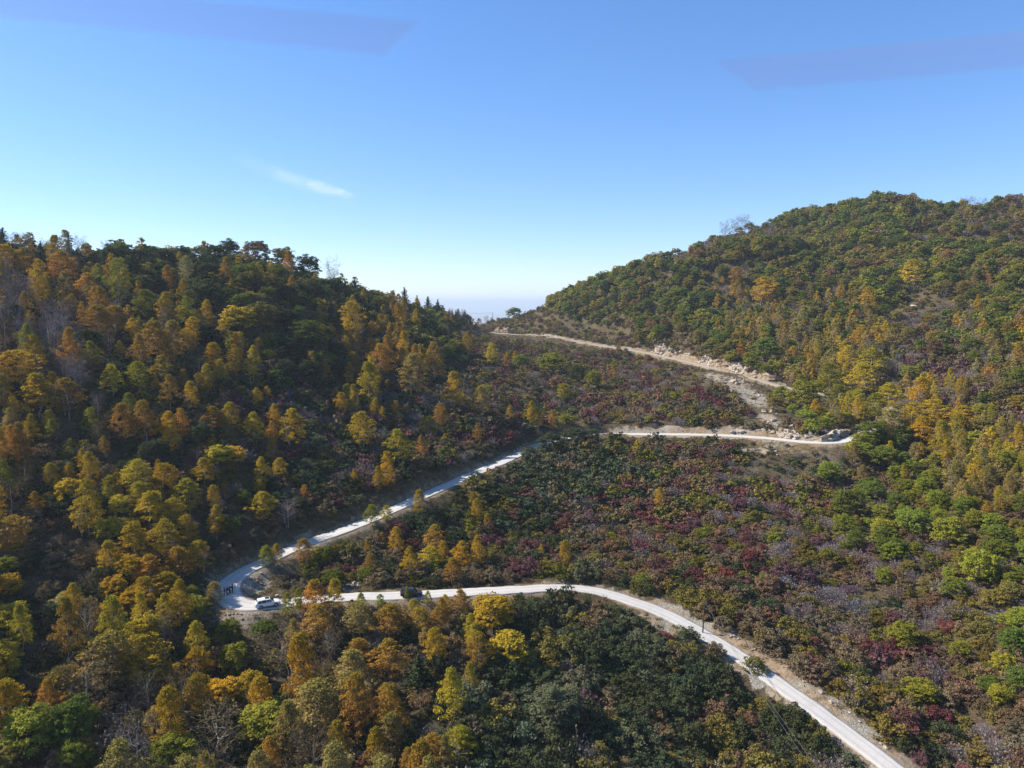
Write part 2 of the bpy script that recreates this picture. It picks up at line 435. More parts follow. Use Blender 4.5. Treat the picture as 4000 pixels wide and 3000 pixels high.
def road_mat(name, a, b, rut):
    t = NT(name); ac = t.n('ShaderNodeAttribute', attribute_name='across')
    n1 = t.noise(0.35, 5, 0.6); n2 = t.noise(5, 5, 0.7); n3 = t.noise(0.06, 3)
    c = t.ramp(n2.outputs[0], [(0.3, b), (0.65, a)]).outputs[0]
    c = t.mix(t.math('MULTIPLY', t.ramp(n1.outputs[0], [(0.45, (0, 0, 0)), (0.7, (1, 1, 1))]).outputs[0], 0.35), c, rut)
    ab = t.math('ABSOLUTE', ac.outputs['Fac'])
    tr = t.ramp(t.math('ABSOLUTE', t.math('SUBTRACT', ab, 0.42)), [(0.0, (1, 1, 1)), (0.16, (0, 0, 0))]).outputs[0]
    c = t.mix(t.math('MULTIPLY', tr, 0.5), c, rut)
    ed = t.ramp(t.math('ADD', ab, t.math('MULTIPLY', t.math('SUBTRACT', n2.outputs[0], 0.5), 0.35)), [(0.9, (0, 0, 0)), (1.0, (1, 1, 1))]).outputs[0]
    c = t.mix(t.math('MULTIPLY', ed, 0.7), c, (0.26, 0.20, 0.13))
    t.bsdf(c, 0.9, spec=0.15, bump=n2.outputs[0], bump_strength=0.3, bump_dist=0.05); return t.m
ribbon('road', LOWER, half_w[:split + 1], road_mat('pale_concrete', (0.58, 0.54, 0.48), (0.44, 0.405, 0.35), (0.34, 0.31, 0.28)), 0.10, kind='structure')
ribbon('dirt_road', UPPER, half_w[split:], road_mat('pale_dirt', (0.40, 0.335, 0.26), (0.30, 0.245, 0.185), (0.22, 0.175, 0.125)), 0.09, kind='structure')

# ------------------------------------------------------------------ plant meshes (unit size: crown 1 wide, plant 1 high)
def unit(v):
    return v / np.maximum(np.linalg.norm(v, axis=-1, keepdims=True), 1e-9)
def leaves(C, size, r, flat=0.0, out=None):
    """rhombic leaf sprays at the points C; returns verts (4n,3)"""
    m = len(C)
    nrm = unit(r.normal(size=(m, 3)))
    if out is not None: nrm = unit(nrm * 0.9 + out * 0.9)
    if flat: nrm = unit(nrm * (1 - flat) + np.array([0, 0, 1.0]) * flat * 1.6)
    a = unit(np.cross(nrm, r.normal(size=(m, 3)))); b = np.cross(nrm, a)
    s = size * r.uniform(0.6, 1.35, (m, 1))
    bend = nrm * s * r.uniform(-0.25, 0.25, (m, 1))
    return np.stack([C + a * s + bend, C + b * s * 0.62, C - a * s * 0.9 + bend, C - b * s * 0.62], 1).reshape(-1, 3)
def clumps(centers, rad, per, size, r, squash=0.6, flat=0.15, keep=1.0):
    P, tint, O = [], [], []
    for c in centers:
        k = max(3, int(per * r.uniform(0.6, 1.3)))
        d = unit(r.normal(size=(k, 3))); d[:, 2] = np.where(d[:, 2] < -0.3, -d[:, 2], d[:, 2])
        rr = rad * r.uniform(0.7, 1.3) * r.uniform(0.45, 1.0, (k, 1))
        q = d * rr * np.array([1, 1, squash]); P.append(c + q); O.append(d)
        tint.append(np.clip(r.uniform(0.2, 0.8) + r.normal(0, 0.18, k), 0, 1))
    P, O = np.concatenate(P), np.concatenate(O)
    return P, leaves(P, size, r, flat, O), np.concatenate(tint)
def tube(pts_, radii, sides=5):
    P = np.array(pts_, float); V_, F_ = [], []
    for k, p in enumerate(P):
        t = unit(P[min(k + 1, len(P) - 1)] - P[max(k - 1, 0)])
        a = unit(np.cross(t, [0.31, 0.93, 0.17])); b = np.cross(t, a)
        for s in range(sides):
            an = 2 * math.pi * s / sides; V_.append(p + (a * math.cos(an) + b * math.sin(an)) * radii[k])
    for k in range(len(P) - 1):
        for s in range(sides):
            s2 = (s + 1) % sides; F_.append((k * sides + s, k * sides + s2, (k + 1) * sides + s2, (k + 1) * sides + s))
    return np.array(V_), np.array(F_)
def join(parts):
    Vs, Fs, o = [], [], 0
    for v, f in parts:
        Vs.append(v); Fs.append(f + o); o += len(v)
    return np.concatenate(Vs), np.concatenate(Fs)
def trunk_mesh(r, H_, W_, stems=1, th=0.16, crown0=0.35, limbs=7, lean=0.05):
    parts = []
    for s in range(stems):
        off = np.array([r.normal(0, 0.12 * (stems > 1)), r.normal(0, 0.12 * (stems > 1)), -0.8]) * np.array([W_, W_, 1]) * 0.5
        off[2] = -0.8
        top = np.array([off[0] * 2.5 + r.normal(0, lean) * W_, off[1] * 2.5 + r.normal(0, lean) * W_, H_ * r.uniform(0.82, 0.93)])
        m = 7; ts = np.linspace(0, 1, m)[:, None]
        sp = off * (1 - ts) + top * ts; sp[1:-1, :2] += r.normal(0, 0.022 * W_, (m - 2, 2))
        parts.append(tube(sp, th / math.sqrt(stems) * (1 - 0.88 * ts[:, 0])))
        for k in range(limbs):
            h = r.uniform(crown0, 0.85); b = off * (1 - h) + top * h
            an = r.uniform(0, 6.28); L = W_ * 0.42 * (1.15 - h) * r.uniform(0.8, 1.3)
            e = b + np.array([math.cos(an) * L, math.sin(an) * L, L * r.uniform(0.5, 1.1)])
            mid = (b + e) / 2 + np.array([0, 0, -0.08 * L])
            parts.append(tube([b, mid, e], [th * 0.38 * (1.2 - h), th * 0.26 * (1.2 - h), th * 0.08], 4))
    return join(parts)
def crown_centers(r, kind, nC, W_, H_):
    if kind == 'oak':
        d = unit(r.normal(size=(nC, 3))); d[:, 2] = np.where(d[:, 2] < -0.55, -d[:, 2], d[:, 2])
        ph = r.uniform(0, 6.28, 4)
        an = np.arctan2(d[:, 1], d[:, 0]); lobe = 1 + 0.13 * np.sin(3 * an + ph[0]) + 0.10 * np.sin(5 * an + ph[1] + d[:, 2] * 3)
        rad = r.uniform(0.25, 1, nC) ** 0.45 * lobe
        c = d * rad[:, None] * np.array([W_ / 2, W_ / 2, H_ * 0.46]) * 0.9; c[:, 2] += H_ * 0.52
        return c
    if kind == 'birch':
        z = r.uniform(0, 1, nC) ** 0.85; pk = r.uniform(0.6, 1.15)
        prof = np.sin(np.pi * np.clip(z ** pk * 0.80 + 0.18, 0, 1)) ** r.uniform(0.6, 1.0)
        an = r.uniform(0, 6.28, nC); ph = r.uniform(0, 6.28, 2)
        rr = np.sqrt(r.uniform(0.08, 1, nC)) * prof * (1 + 0.2 * np.sin(2 * an + ph[0] + z * 5) + 0.16 * np.sin(4 * an + ph[1] - z * 9))
        return np.stack([np.cos(an) * rr * W_ / 2 * 0.9, np.sin(an) * rr * W_ / 2 * 0.9, H_ * (0.15 + 0.83 * z)], 1)
    if kind == 'shrub':
        d = unit(r.normal(size=(nC, 3))); d[:, 2] = np.abs(d[:, 2])
        ph = r.uniform(0, 6.28, 3); an = np.arctan2(d[:, 1], d[:, 0])
        lobe = 1 + 0.16 * np.sin(3 * an + ph[0]) + 0.12 * np.sin(5 * an + ph[1])
        rad = r.uniform(0.3, 1, nC) ** 0.4 * lobe
        return d * rad[:, None] * np.array([W_ / 2, W_ / 2, H_ * 0.84]) * 0.9 + np.array([0, 0, 0.1])
def unit_leaf_mesh(name, V_, tint, hgt, W_, H_, mats):
    V_ = V_ / np.array([W_, W_, H_]); k = len(tint)
    return mesh_np(name, V_, [np.arange(4 * k).reshape(k, 4)], mats, attrs={'tint': ('FACE', tint), 'hgt': ('FACE', hgt)})
def twigset(r, starts, dirs, L, w, depth=2):
    """thin tapering twigs; returns triangles"""
    T = []
    cur = [(s, d, L) for s, d in zip(starts, dirs)]
    for lev in range(depth + 1):
        nxt = []
        for s, d, l in cur:
            e = s + d * l; side = unit(np.cross(d, r.normal(size=3))) * w * (0.65 ** lev)
            T.append([s - side, s + side, e + side * 0.15])
            if lev < depth:
                for _ in range(3):
                    nd = unit(d + r.normal(0, 0.55, 3) + np.array([0, 0, 0.15])); nxt.append((s + d * l * r.uniform(0.35, 1.0), nd, l * r.uniform(0.5, 0.75)))
        cur = nxt
    return np.array(T).reshape(-1, 3)

VAR = {}     # kind -> list of dict(part name -> mesh), plus 'far' joined meshes
def add_var(key, parts, far_parts=None): VAR.setdefault(key, []).append(parts)

def build_kinds():
    for v in range(8):                                     # broadleaf trees
        r = np.random.default_rng(100 + v); W_, H_ = 7.0, 7.2
        c = crown_centers(r, 'oak', 170, W_, H_); P, L, ti = clumps(c, 0.72, 36, 0.175, r, 0.5, 0.35)
        tv, tf = trunk_mesh(r, H_, W_, 1, 0.2, 0.3, 8)
        add_var('broadleaf_tree', {'trunk': mesh_np('trunk', tv / [W_, W_, H_], [tf], [M_BARK]), 'crown': unit_leaf_mesh('crown', L, ti, P[:, 2] / H_, W_, H_, [M_LEAF])})
        c = crown_centers(r, 'oak', 64, W_, H_); P, L, ti = clumps(c, 0.95, 15, 0.44, r, 0.5, 0.3)
        add_var('broadleaf_far', {'crown': unit_leaf_mesh('crown', L, ti, P[:, 2] / H_, W_, H_, [M_LEAF])})
    for v in range(10):                                     # birches
        r = np.random.default_rng(200 + v); W_, H_ = 5.5, 9.5
        c = crown_centers(r, 'birch', 180, W_, H_); P, L, ti = clumps(c, 0.6, 26, 0.145, r, 0.8, 0.0)
        tv, tf = trunk_mesh(r, H_, W_, 1 + v % 3, 0.13, 0.25, 9)
        add_var('birch_tree', {'trunk': mesh_np('trunk', tv / [W_, W_, H_], [tf], [M_PALE]), 'crown': unit_leaf_mesh('crown', L, ti, P[:, 2] / H_, W_, H_, [M_BIRCH])})
        c = crown_centers(r, 'birch', 70, W_, H_); P, L, ti = clumps(c, 0.7, 11, 0.34, r, 0.8, 0.0)
        k = len(ti); Lv = L / [W_, W_, H_]; tv2 = tv / [W_, W_, H_]
        idx = [np.arange(4 * k).reshape(k, 4), tf + 4 * k]
        me = mesh_np('birch_far', np.concatenate([Lv, tv2]), idx, [M_BIRCH, M_PALE], matidx=np.concatenate([np.zeros(k), np.ones(len(tf))]),
                     attrs={'tint': ('FACE', np.concatenate([ti, np.zeros(len(tf))])), 'hgt': ('FACE', np.concatenate([P[:, 2] / H_, np.zeros(len(tf))]))})
        add_var('birch_far', {'crown': me})
    for v in range(6):                                     # leafy shrubs
        r = np.random.default_rng(300 + v); W_, H_ = 4.6, 3.0
        c = crown_centers(r, 'shrub', 80, W_, H_); P, L, ti = clumps(c, 0.5, 28, 0.14, r, 0.55, 0.2)
        n_ = 9; an = r.uniform(0, 6.28, n_)
        st = [tube([[0.15 * math.cos(a), 0.15 * math.sin(a), -0.5], [0.8 * math.cos(a), 0.8 * math.sin(a), 1.2], [1.3 * math.cos(a + .2), 1.3 * math.sin(a + .2), 2.2]], [0.06, 0.04, 0.015], 4) for a in an]
        sv, sf = join(st)
        add_var('shrub', {'stems': mesh_np('stems', sv / [W_, W_, H_], [sf], [M_BARK]), 'foliage': unit_leaf_mesh('foliage', L, ti, P[:, 2] / H_, W_, H_, [M_SHRUB])})
        c = crown_centers(r, 'shrub', 34, W_, H_); P, L, ti = clumps(c, 0.62, 12, 0.32, r, 0.55, 0.2)
        add_var('shrub_far', {'foliage': unit_leaf_mesh('foliage', L, ti, P[:, 2] / H_, W_, H_, [M_SHRUB])})
    for v in range(4):                                     # twiggy shrubs
        r = np.random.default_rng(400 + v); W_, H_ = 4.6, 2.8
        m = 46; d = unit(np.stack([r.normal(size=m), r.normal(size=m), r.uniform(0.4, 1.6, m)], 1))
        s0 = np.stack([r.normal(0, 0.35, m), r.normal(0, 0.35, m), np.full(m, -0.1)], 1)
        T = twigset(r, s0, d, 1.5, 0.035, 3); T[:, 2] = np.maximum(T[:, 2], -0.2)
        k = len(T) // 3; sel = r.choice(k, 330, replace=False); tips = T.reshape(-1, 3, 3)[sel, 2]
        L = leaves(tips, 0.12, r); Vall = np.concatenate([T, L]) / [W_, W_, H_]
        ti = np.concatenate([np.clip(r.normal(0.5, 0.22, k), 0, 1), r.uniform(0.3, 1, 330)])
        tw = mesh_np('twigs', T / [W_, W_, H_], [np.arange(3 * k).reshape(k, 3)], [M_TWIG], attrs={'tint': ('FACE', ti[:k]), 'hgt': ('FACE', ti[:k])})
        lv = unit_leaf_mesh('foliage', L, ti[k:], ti[k:], W_, H_, [M_SHRUB])
        add_var('twiggy_shrub', {'twigs': tw, 'foliage': lv})
        me = mesh_np('twiggy', Vall, [np.arange(3 * k).reshape(k, 3), 3 * k + np.arange(4 * 330).reshape(330, 4)], [M_TWIG], attrs={'tint': ('FACE', ti), 'hgt': ('FACE', ti)})
        add_var('twiggy_far', {'foliage': me})
    for v in range(4):                                     # bare trees
        r = np.random.default_rng(500 + v); W_, H_ = 5.5, 8.5
        tv, tf = trunk_mesh(r, H_, W_, 1 + v % 3, 0.14, 0.3, 12)
        m = 56; h = r.uniform(0.18, 0.9, m); an = r.uniform(0, 6.28, m)
        s0 = np.stack([np.cos(an) * 0.25, np.sin(an) * 0.25, H_ * h], 1) + r.normal(0, 0.35, (m, 3)) * [1, 1, 0.3]
        d = unit(np.stack([np.cos(an), np.sin(an), r.uniform(0.3, 1.2, m)], 1))
        T = twigset(r, s0, d, 1.5, 0.035, 3); k = len(T) // 3
        sel = r.choice(k, 260, replace=False); L = leaves(T.reshape(-1, 3, 3)[sel, 2], 0.13, r)
        ti = np.clip(r.normal(0.5, 0.22, k), 0, 1); tl = r.uniform(0.3, 1, 260)
        tw = mesh_np('twigs', T / [W_, W_, H_], [np.arange(3 * k).reshape(k, 3)], [M_TWIG], attrs={'tint': ('FACE', ti), 'hgt': ('FACE', ti)})
        add_var('bare_tree', {'trunk': mesh_np('trunk', tv / [W_, W_, H_], [tf], [M_PALE]), 'twigs': tw, 'leaves': unit_leaf_mesh('leaves', L, tl, tl, W_, H_, [M_SHRUB])})
    for v in range(4):                                     # conifers
        r = np.random.default_rng(600 + v); W_, H_ = 4.2, 9.0
        C_, D_ = [], []
        for z in np.arange(0.12, 1.0, 0.035):
            R_ = W_ / 2 * (1 - z) ** 0.85 * r.uniform(0.8, 1.1) + 0.12
            nb_ = int(5 + 7 * (1 - z)); a0 = r.uniform(0, 6.28)
            for b in range(nb_):
                a = a0 + 6.28 * b / nb_ + r.normal(0, 0.15); Lb = R_ * r.uniform(0.7, 1.15)
                for s in np.arange(0.15, 1.01, 0.3 / max(Lb, 0.3)):
                    C_.append([math.cos(a) * Lb * s, math.sin(a) * Lb * s, z * H_ - 0.28 * Lb * s * s]); D_.append(a)
        C_ = np.array(C_); C_ = np.repeat(C_, 2, 0) + r.normal(0, 0.09, (2 * len(C_), 3))
        L = leaves(C_, 0.22, r, 0.35); ti = np.clip(r.normal(0.5, 0.22, len(C_)), 0, 1)
        tv, tf = tube([[0, 0, -0.8], [0, 0, 4], [0, 0, 8.7]], [0.16, 0.1, 0.02], 6)
        add_var('conifer', {'trunk': mesh_np('trunk', tv / [W_, W_, H_], [tf], [M_BARK]), 'crown': unit_leaf_mesh('crown', L, ti, C_[:, 2] / H_, W_, H_, [M_NEEDLE])})
build_kinds()

# ------------------------------------------------------------------ colours of plants (linear albedo)
COL = {
 'golden': (0.60, 0.36, 0.030), 'yellow': (0.58, 0.42, 0.038), 'orange': (0.50, 0.255, 0.045), 'tan': (0.44, 0.31, 0.10), 'yellow-green': (0.31, 0.285, 0.034),
 'green': (0.165, 0.188, 0.030), 'dark green': (0.078, 0.092, 0.038), 'olive': (0.28, 0.220, 0.050), 'bright green': (0.27, 0.285, 0.032), 'grey-green': (0.135, 0.142, 0.070),
 'russet': (0.28, 0.165, 0.070), 'crimson': (0.21, 0.066, 0.062), 'dark red': (0.195, 0.085, 0.075), 'purple': (0.175, 0.090, 0.100), 'mauve': (0.27, 0.210, 0.190), 'brown': (0.225, 0.158, 0.082),
 'reddish brown': (0.245, 0.142, 0.080), 'grey': (0.22, 0.185, 0.145), 'blue-green': (0.050, 0.078, 0.052)}
B, O, S, T_, N_, C_ = 'birch_tree', 'broadleaf_tree', 'shrub', 'twiggy_shrub', 'bare_tree', 'conifer'
# palette of each stand: (tree chance, [(weight, kind, colour)], tree scale), (shrub chance, [(weight, kind, colour)], shrub scale)
shr_dark = [(4, S, 'dark green'), (3, S, 'brown'), (2, S, 'olive'), (1, S, 'reddish brown'), (1, T_, 'grey')]
CLS = {
 'LC': ((0.6, [(3, C_, 'blue-green'), (3, N_, 'grey'), (2, B, 'orange'), (1, O, 'dark green')], 0.9), (0.8, shr_dark, 1)),
 'LY': ((0.8, [(4, B, 'orange'), (5, B, 'golden'), (2, B, 'tan'), (1, B, 'yellow-green'), (3, O, 'dark green'), (1, N_, 'brown')], 0.95), (0.9, shr_dark, 1)),
 'LG': ((0.97, [(7, O, 'dark green'), (4, O, 'green'), (3, O, 'olive'), (0.4, B, 'orange'), (0.6, B, 'golden')], 1.0), (0.8, shr_dark, 1)),
 'LB': ((0.85, [(7, N_, 'mauve'), (3, N_, 'brown'), (1, B, 'orange'), (1, O, 'dark green')], 0.95), (0.9, [(3, T_, 'brown'), (3, S, 'brown'), (2, S, 'dark green')], 0.9)),
 'LM': ((0.58, [(4, B, 'golden'), (3, B, 'orange'), (2, B, 'yellow-green'), (2, N_, 'brown'), (2, O, 'dark green')], 0.85), (1.0, shr_dark, 1.05)),
 'MS': ((0.08, [(3, B, 'golden'), (2, B, 'orange'), (2, O, 'green')], 0.75), (1.0, [(4, S, 'brown'), (3, S, 'dark green'), (2, S, 'dark red'), (2, S, 'grey-green'), (2, T_, 'mauve'), (2, S, 'olive')], 1.15)),
 'MB': ((0.05, [(3, B, 'golden'), (2, O, 'yellow-green')], 0.75), (1.0, [(4, S, 'brown'), (3, S, 'olive'), (2, S, 'dark red'), (2, S, 'dark green'), (1, T_, 'mauve')], 1.1)),
 'MR': ((0.04, [(2, O, 'yellow-green')], 0.6), (1.0, [(3, S, 'brown'), (2, S, 'reddish brown'), (2, S, 'dark red'), (2, T_, 'mauve'), (3, S, 'olive'), (1, S, 'dark green'), (1, S, 'crimson')], 1.05)),
 'MG': ((0.08, [(3, B, 'golden'), (1, O, 'green')], 0.7), (1.0, [(5, S, 'dark green'), (3, S, 'brown'), (2, S, 'dark red'), (2, S, 'olive'), (1, S, 'yellow-green')], 1.15)),
 'MO': ((0.35, [(3, B, 'orange'), (3, B, 'golden'), (1, O, 'green')], 0.75), (1.0, [(4, S, 'dark green'), (3, S, 'brown'), (2, S, 'dark red'), (1, S, 'yellow-green')], 1.1)),
 'DG': ((0.0, [], 1), (1.0, [(6, S, 'dark green'), (4, S, 'grey-green'), (2, S, 'brown'), (2, S, 'olive'), (1, T_, 'grey'), (0.4, S, 'dark red')], 1.45)),
 'DR': ((0.0, [], 1), (1.0, [(4, S, 'dark green'), (3, S, 'olive'), (4, S, 'reddish brown'), (2, S, 'brown'), (1, T_, 'mauve'), (1, S, 'dark red')], 1.25)),
 'RS': ((0.02, [(1, O, 'yellow-green')], 0.6), (1.0, [(4, S, 'brown'), (4, S, 'olive'), (3, S, 'reddish brown'), (2, S, 'dark red'), (2, T_, 'mauve'), (1, S, 'crimson'), (1, S, 'yellow-green'), (1, S, 'dark green')], 1.1)),
 'RM': ((0.02, [(1, O, 'yellow-green')], 0.6), (0.95, [(5, T_, 'mauve'), (3, S, 'brown'), (3, S, 'olive'), (2, S, 'reddish brown'), (1, S, 'purple'), (1, S, 'yellow-green')], 1.05)),
 'RD': ((0.0, [], 0.6), (1.0, [(5, S, 'olive'), (4, S, 'brown'), (3, S, 'reddish brown'), (2, S, 'dark green'), (1, T_, 'mauve'), (1, S, 'dark red')], 1.2)),
 'RG': ((0.75, [(5, O, 'bright green'), (4, O, 'green'), (2, O, 'yellow-green'), (1, O, 'olive'), (0.6, B, 'tan')], 0.8), (1.0, [(4, S, 'olive'), (3, S, 'brown'), (2, S, 'reddish brown'), (2, T_, 'mauve')], 1)),
 'RB': ((0.95, [(5, B, 'tan'), (4, B, 'yellow'), (3, B, 'golden'), (2, O, 'yellow-green'), (1, O, 'olive')], 0.85), (0.9, [(4, S, 'olive'), (3, S, 'brown'), (2, T_, 'mauve')], 1)),
 'HB': ((0.95, [(5, B, 'tan'), (3, B, 'golden'), (2, N_, 'mauve'), (3, O, 'green'), (3, O, 'olive'), (1, B, 'orange')], 0.95), (0.9, [(4, S, 'olive'), (3, S, 'brown'), (2, T_, 'mauve')], 1.1)),
 'HG': ((0.98, [(7, O, 'green'), (5, O, 'olive'), (1, O, 'russet'), (3, O, 'yellow-green'), (1, O, 'dark green')], 1.05), (0.8, [(3, S, 'olive'), (3, S, 'brown'), (2, T_, 'mauve')], 1.1)),
 'HM': ((0.32, [(4, O, 'olive'), (3, O, 'green'), (1, O, 'russet')], 0.9), (1.0, [(4, T_, 'mauve'), (4, S, 'brown'), (2, S, 'olive'), (2, S, 'reddish brown'), (1, S, 'purple')], 1.25)),
 'HR': ((0.10, [(2, O, 'olive'), (1, O, 'green')], 0.8), (1.0, [(4, T_, 'mauve'), (3, S, 'brown'), (2, S, 'purple'), (2, S, 'dark red'), (2, S, 'olive')], 1.2)),
 'GR': ((0.04, [(1, O, 'olive')], 0.5), (0.95, [(3, S, 'brown'), (3, S, 'olive'), (1, S, 'dark red'), (1, S, 'dark green')], 0.75)),
 'SC': ((0.0, [], 0.5), (0.6, [(2, S, 'dark green'), (3, S, 'brown'), (3, T_, 'grey')], 0.65)),
 'FY': ((0.95, [(6, B, 'golden'), (4, B, 'yellow'), (2, B, 'orange'), (2, O, 'yellow'), (1, O, 'yellow-green')], 1.08), (0.9, shr_dark, 0.9)),
 'FO': ((0.95, [(6, B, 'orange'), (3, B, 'tan'), (2, B, 'golden'), (1, B, 'yellow'), (1, N_, 'brown')], 1.05), (0.9, shr_dark, 0.9)),
 'FB': ((0.85, [(4, B, 'tan'), (3, N_, 'brown'), (3, B, 'golden'), (1, N_, 'mauve'), (1, B, 'orange'), (1, O, 'yellow-green')], 1.12), (0.9, shr_dark, 0.95)),
 'FD': ((0.5, [(3, N_, 'brown'), (2, N_, 'mauve'), (2, O, 'dark green'), (2, B, 'golden'), (1, O, 'green')], 0.85), (0.95, [(4, S, 'dark green'), (3, S, 'brown'), (2, T_, 'brown')], 1.0)),
}
SEEDS = [(50,930,'LC'),(180,970,'LC'),(300,980,'LC'),(60,1080,'LY'),(200,1080,'LY'),(330,1080,'LY'),(450,1030,'LG'),(550,1100,'LG'),(700,1060,'LY'),(650,1020,'LG'),(850,1050,'LG'),(950,1000,'LG'),(1100,1000,'LG'),(1050,1100,'LG'),(1250,1120,'LG'),(1200,1220,'LG'),(1000,1250,'LG'),(850,1150,'LG'),(900,1270,'LY'),(450,1200,'LY'),(350,1120,'LY'),
 (100,1250,'LB'),(250,1280,'LB'),(400,1250,'LB'),(550,1230,'LB'),(100,1180,'LB'),(650,1280,'LY'),(500,1330,'LY'),(50,1480,'LY'),(150,1550,'LY'),(300,1420,'LB'),(450,1450,'LM'),
 (600,1550,'LM'),(800,1450,'LM'),(750,1600,'LM'),(1000,1450,'MS'),(1000,1600,'MS'),(1150,1550,'MS'),(1150,1350,'LG'),(1350,1250,'LY'),(1450,1180,'LG'),(1550,1180,'LC'),(1650,1230,'LG'),(1700,1300,'LG'),(1550,1250,'LY'),(1500,1430,'LY'),(1600,1550,'MS'),(1350,1500,'LM'),(1750,1220,'LC'),(1800,1250,'LC'),
 (200,1700,'LM'),(450,1750,'LM'),(50,1800,'LM'),(700,1750,'LM'),(900,1800,'MS'),(1150,1750,'MS'),(1350,1750,'MS'),(1600,1700,'MS'),(1550,1820,'MS'),(1300,1900,'MS'),(1050,1900,'LM'),(1800,1750,'MS'),
 (550,1950,'FY'),(750,1950,'FY'),(600,2150,'FY'),(700,2050,'FY'),(350,2000,'FD'),(150,2000,'FD'),(850,2080,'FD'),(1100,2050,'FD'),(50,2100,'FB'),(200,2250,'FD'),(400,2150,'FD'),(50,2350,'FY'),(250,2400,'FD'),(500,2350,'FY'),(650,2350,'FY'),(750,2400,'FY'),(850,2180,'FD'),
 (350,2550,'FB'),(600,2550,'FB'),(800,2500,'FY'),(950,2440,'SC'),(1000,2290,'SC'),(1000,2550,'LG'),(150,2600,'FD'),(80,2750,'FY'),(250,2850,'RG'),(500,2800,'FB'),(700,2800,'FB'),(950,2700,'FY'),(1150,2600,'FB'),(1150,2850,'FB'),(1350,2600,'FO'),(1300,2450,'FO'),(1500,2450,'FO'),(1650,2500,'FO'),(1400,2750,'FO'),(1600,2700,'FO'),(1650,2880,'FO'),(1900,2480,'FO'),(1800,2600,'FD'),(1850,2720,'DG'),(1800,2800,'DG'),(1950,2900,'DG'),
 (2200,2400,'DG'),(2100,2500,'DG'),(2300,2600,'DG'),(2500,2500,'DG'),(2500,2700,'DG'),(2150,2750,'DG'),(2300,2850,'DG'),(2700,2650,'DG'),(2800,2850,'DR'),(2550,2880,'DG'),(3000,2900,'DR'),(3200,2950,'DR'),
 (1300,2200,'MG'),(1500,2200,'MO'),(1750,2200,'MO'),(1900,2050,'MG'),(1600,2080,'MG'),(2100,1900,'DG'),(2000,2200,'MG'),(2200,2050,'MG'),(2300,1850,'DG'),(2350,2200,'RS'),(2500,1850,'MG'),(2450,2050,'RS'),
 (2700,1850,'RS'),(2600,2150,'RS'),(2900,2000,'RS'),(3000,2200,'RS'),(2800,2300,'RD'),(3200,1950,'RS'),(3100,2100,'RM'),(3300,2250,'RM'),(3200,2400,'RM'),(2900,2450,'RD'),(3050,2600,'RD'),(3400,2500,'RS'),(3500,2350,'RM'),(3600,2550,'RS'),(3300,2700,'RD'),(3500,2850,'RD'),(3800,2700,'RS'),(3900,2900,'RD'),(3700,2400,'RM'),(3600,2250,'RM'),
 (3380,1950,'RG'),(3500,1850,'RG'),(3650,1950,'RG'),(3600,2080,'RG'),(3750,2100,'RG'),(3850,2250,'RG'),(3950,2350,'RG'),(3980,2550,'RG'),(3700,1800,'RB'),(3900,1850,'RB'),(3900,2000,'RG'),(3850,1650,'RB'),(3980,1780,'RB'),
 (1900,1400,'MB'),(2100,1400,'MB'),(2100,1500,'MB'),(1900,1550,'MB'),(2300,1450,'MB'),(2300,1600,'MR'),(2500,1500,'MR'),(2600,1600,'MR'),(2200,1620,'MS'),(2000,1650,'MS'),(2750,1620,'MR'),(2900,1640,'MR'),(2900,1530,'SC'),(2990,1600,'SC'),(3100,1640,'SC'),(2850,1480,'SC'),(2950,1770,'SC'),(3150,1790,'SC'),(2750,1770,'RS'),
 (2050,1250,'GR'),(2150,1270,'GR'),(2250,1300,'GR'),(2400,1320,'GR'),(2600,1350,'GR'),(1900,1280,'GR'),(2750,1360,'GR'),
 (2250,1180,'HG'),(2400,1150,'HG'),(2600,1100,'HG'),(2550,1230,'HG'),(2720,1200,'HG'),(2880,1120,'HB'),(3000,1180,'HB'),(2900,1270,'HB'),(3050,1330,'HB'),(3200,1300,'HB'),(3300,1220,'HB'),(2800,1320,'HG'),(3000,1400,'RG'),(2750,1020,'HG'),(2900,930,'HM'),(3000,905,'HM'),(2720,955,'HM'),(2810,930,'HM'),(3120,905,'HM'),(2850,1010,'HG'),(2980,985,'HG'),(3120,960,'HG'),(3050,1080,'HG'),(3200,850,'HG'),(3100,870,'HG'),(3300,1000,'HG'),(3450,880,'HG'),(3450,1080,'HG'),(3640,900,'HM'),(3850,860,'HM'),(3950,820,'HM'),(3600,1020,'HG'),(3750,1000,'HG'),(3800,1180,'HB'),(3600,1200,'GR'),(3550,1290,'HM'),(3650,1400,'HR'),(3800,1500,'HR'),(3950,1600,'HM'),(3900,1400,'HB'),(3950,1200,'HG'),(3300,1430,'RB'),(3250,1540,'RB'),(3400,1550,'RB'),(3500,1700,'RB'),(3600,1650,'RB'),(3150,1590,'RG'),(3420,1380,'HB'),(3120,1470,'RB'),(3700,1280,'HM')]
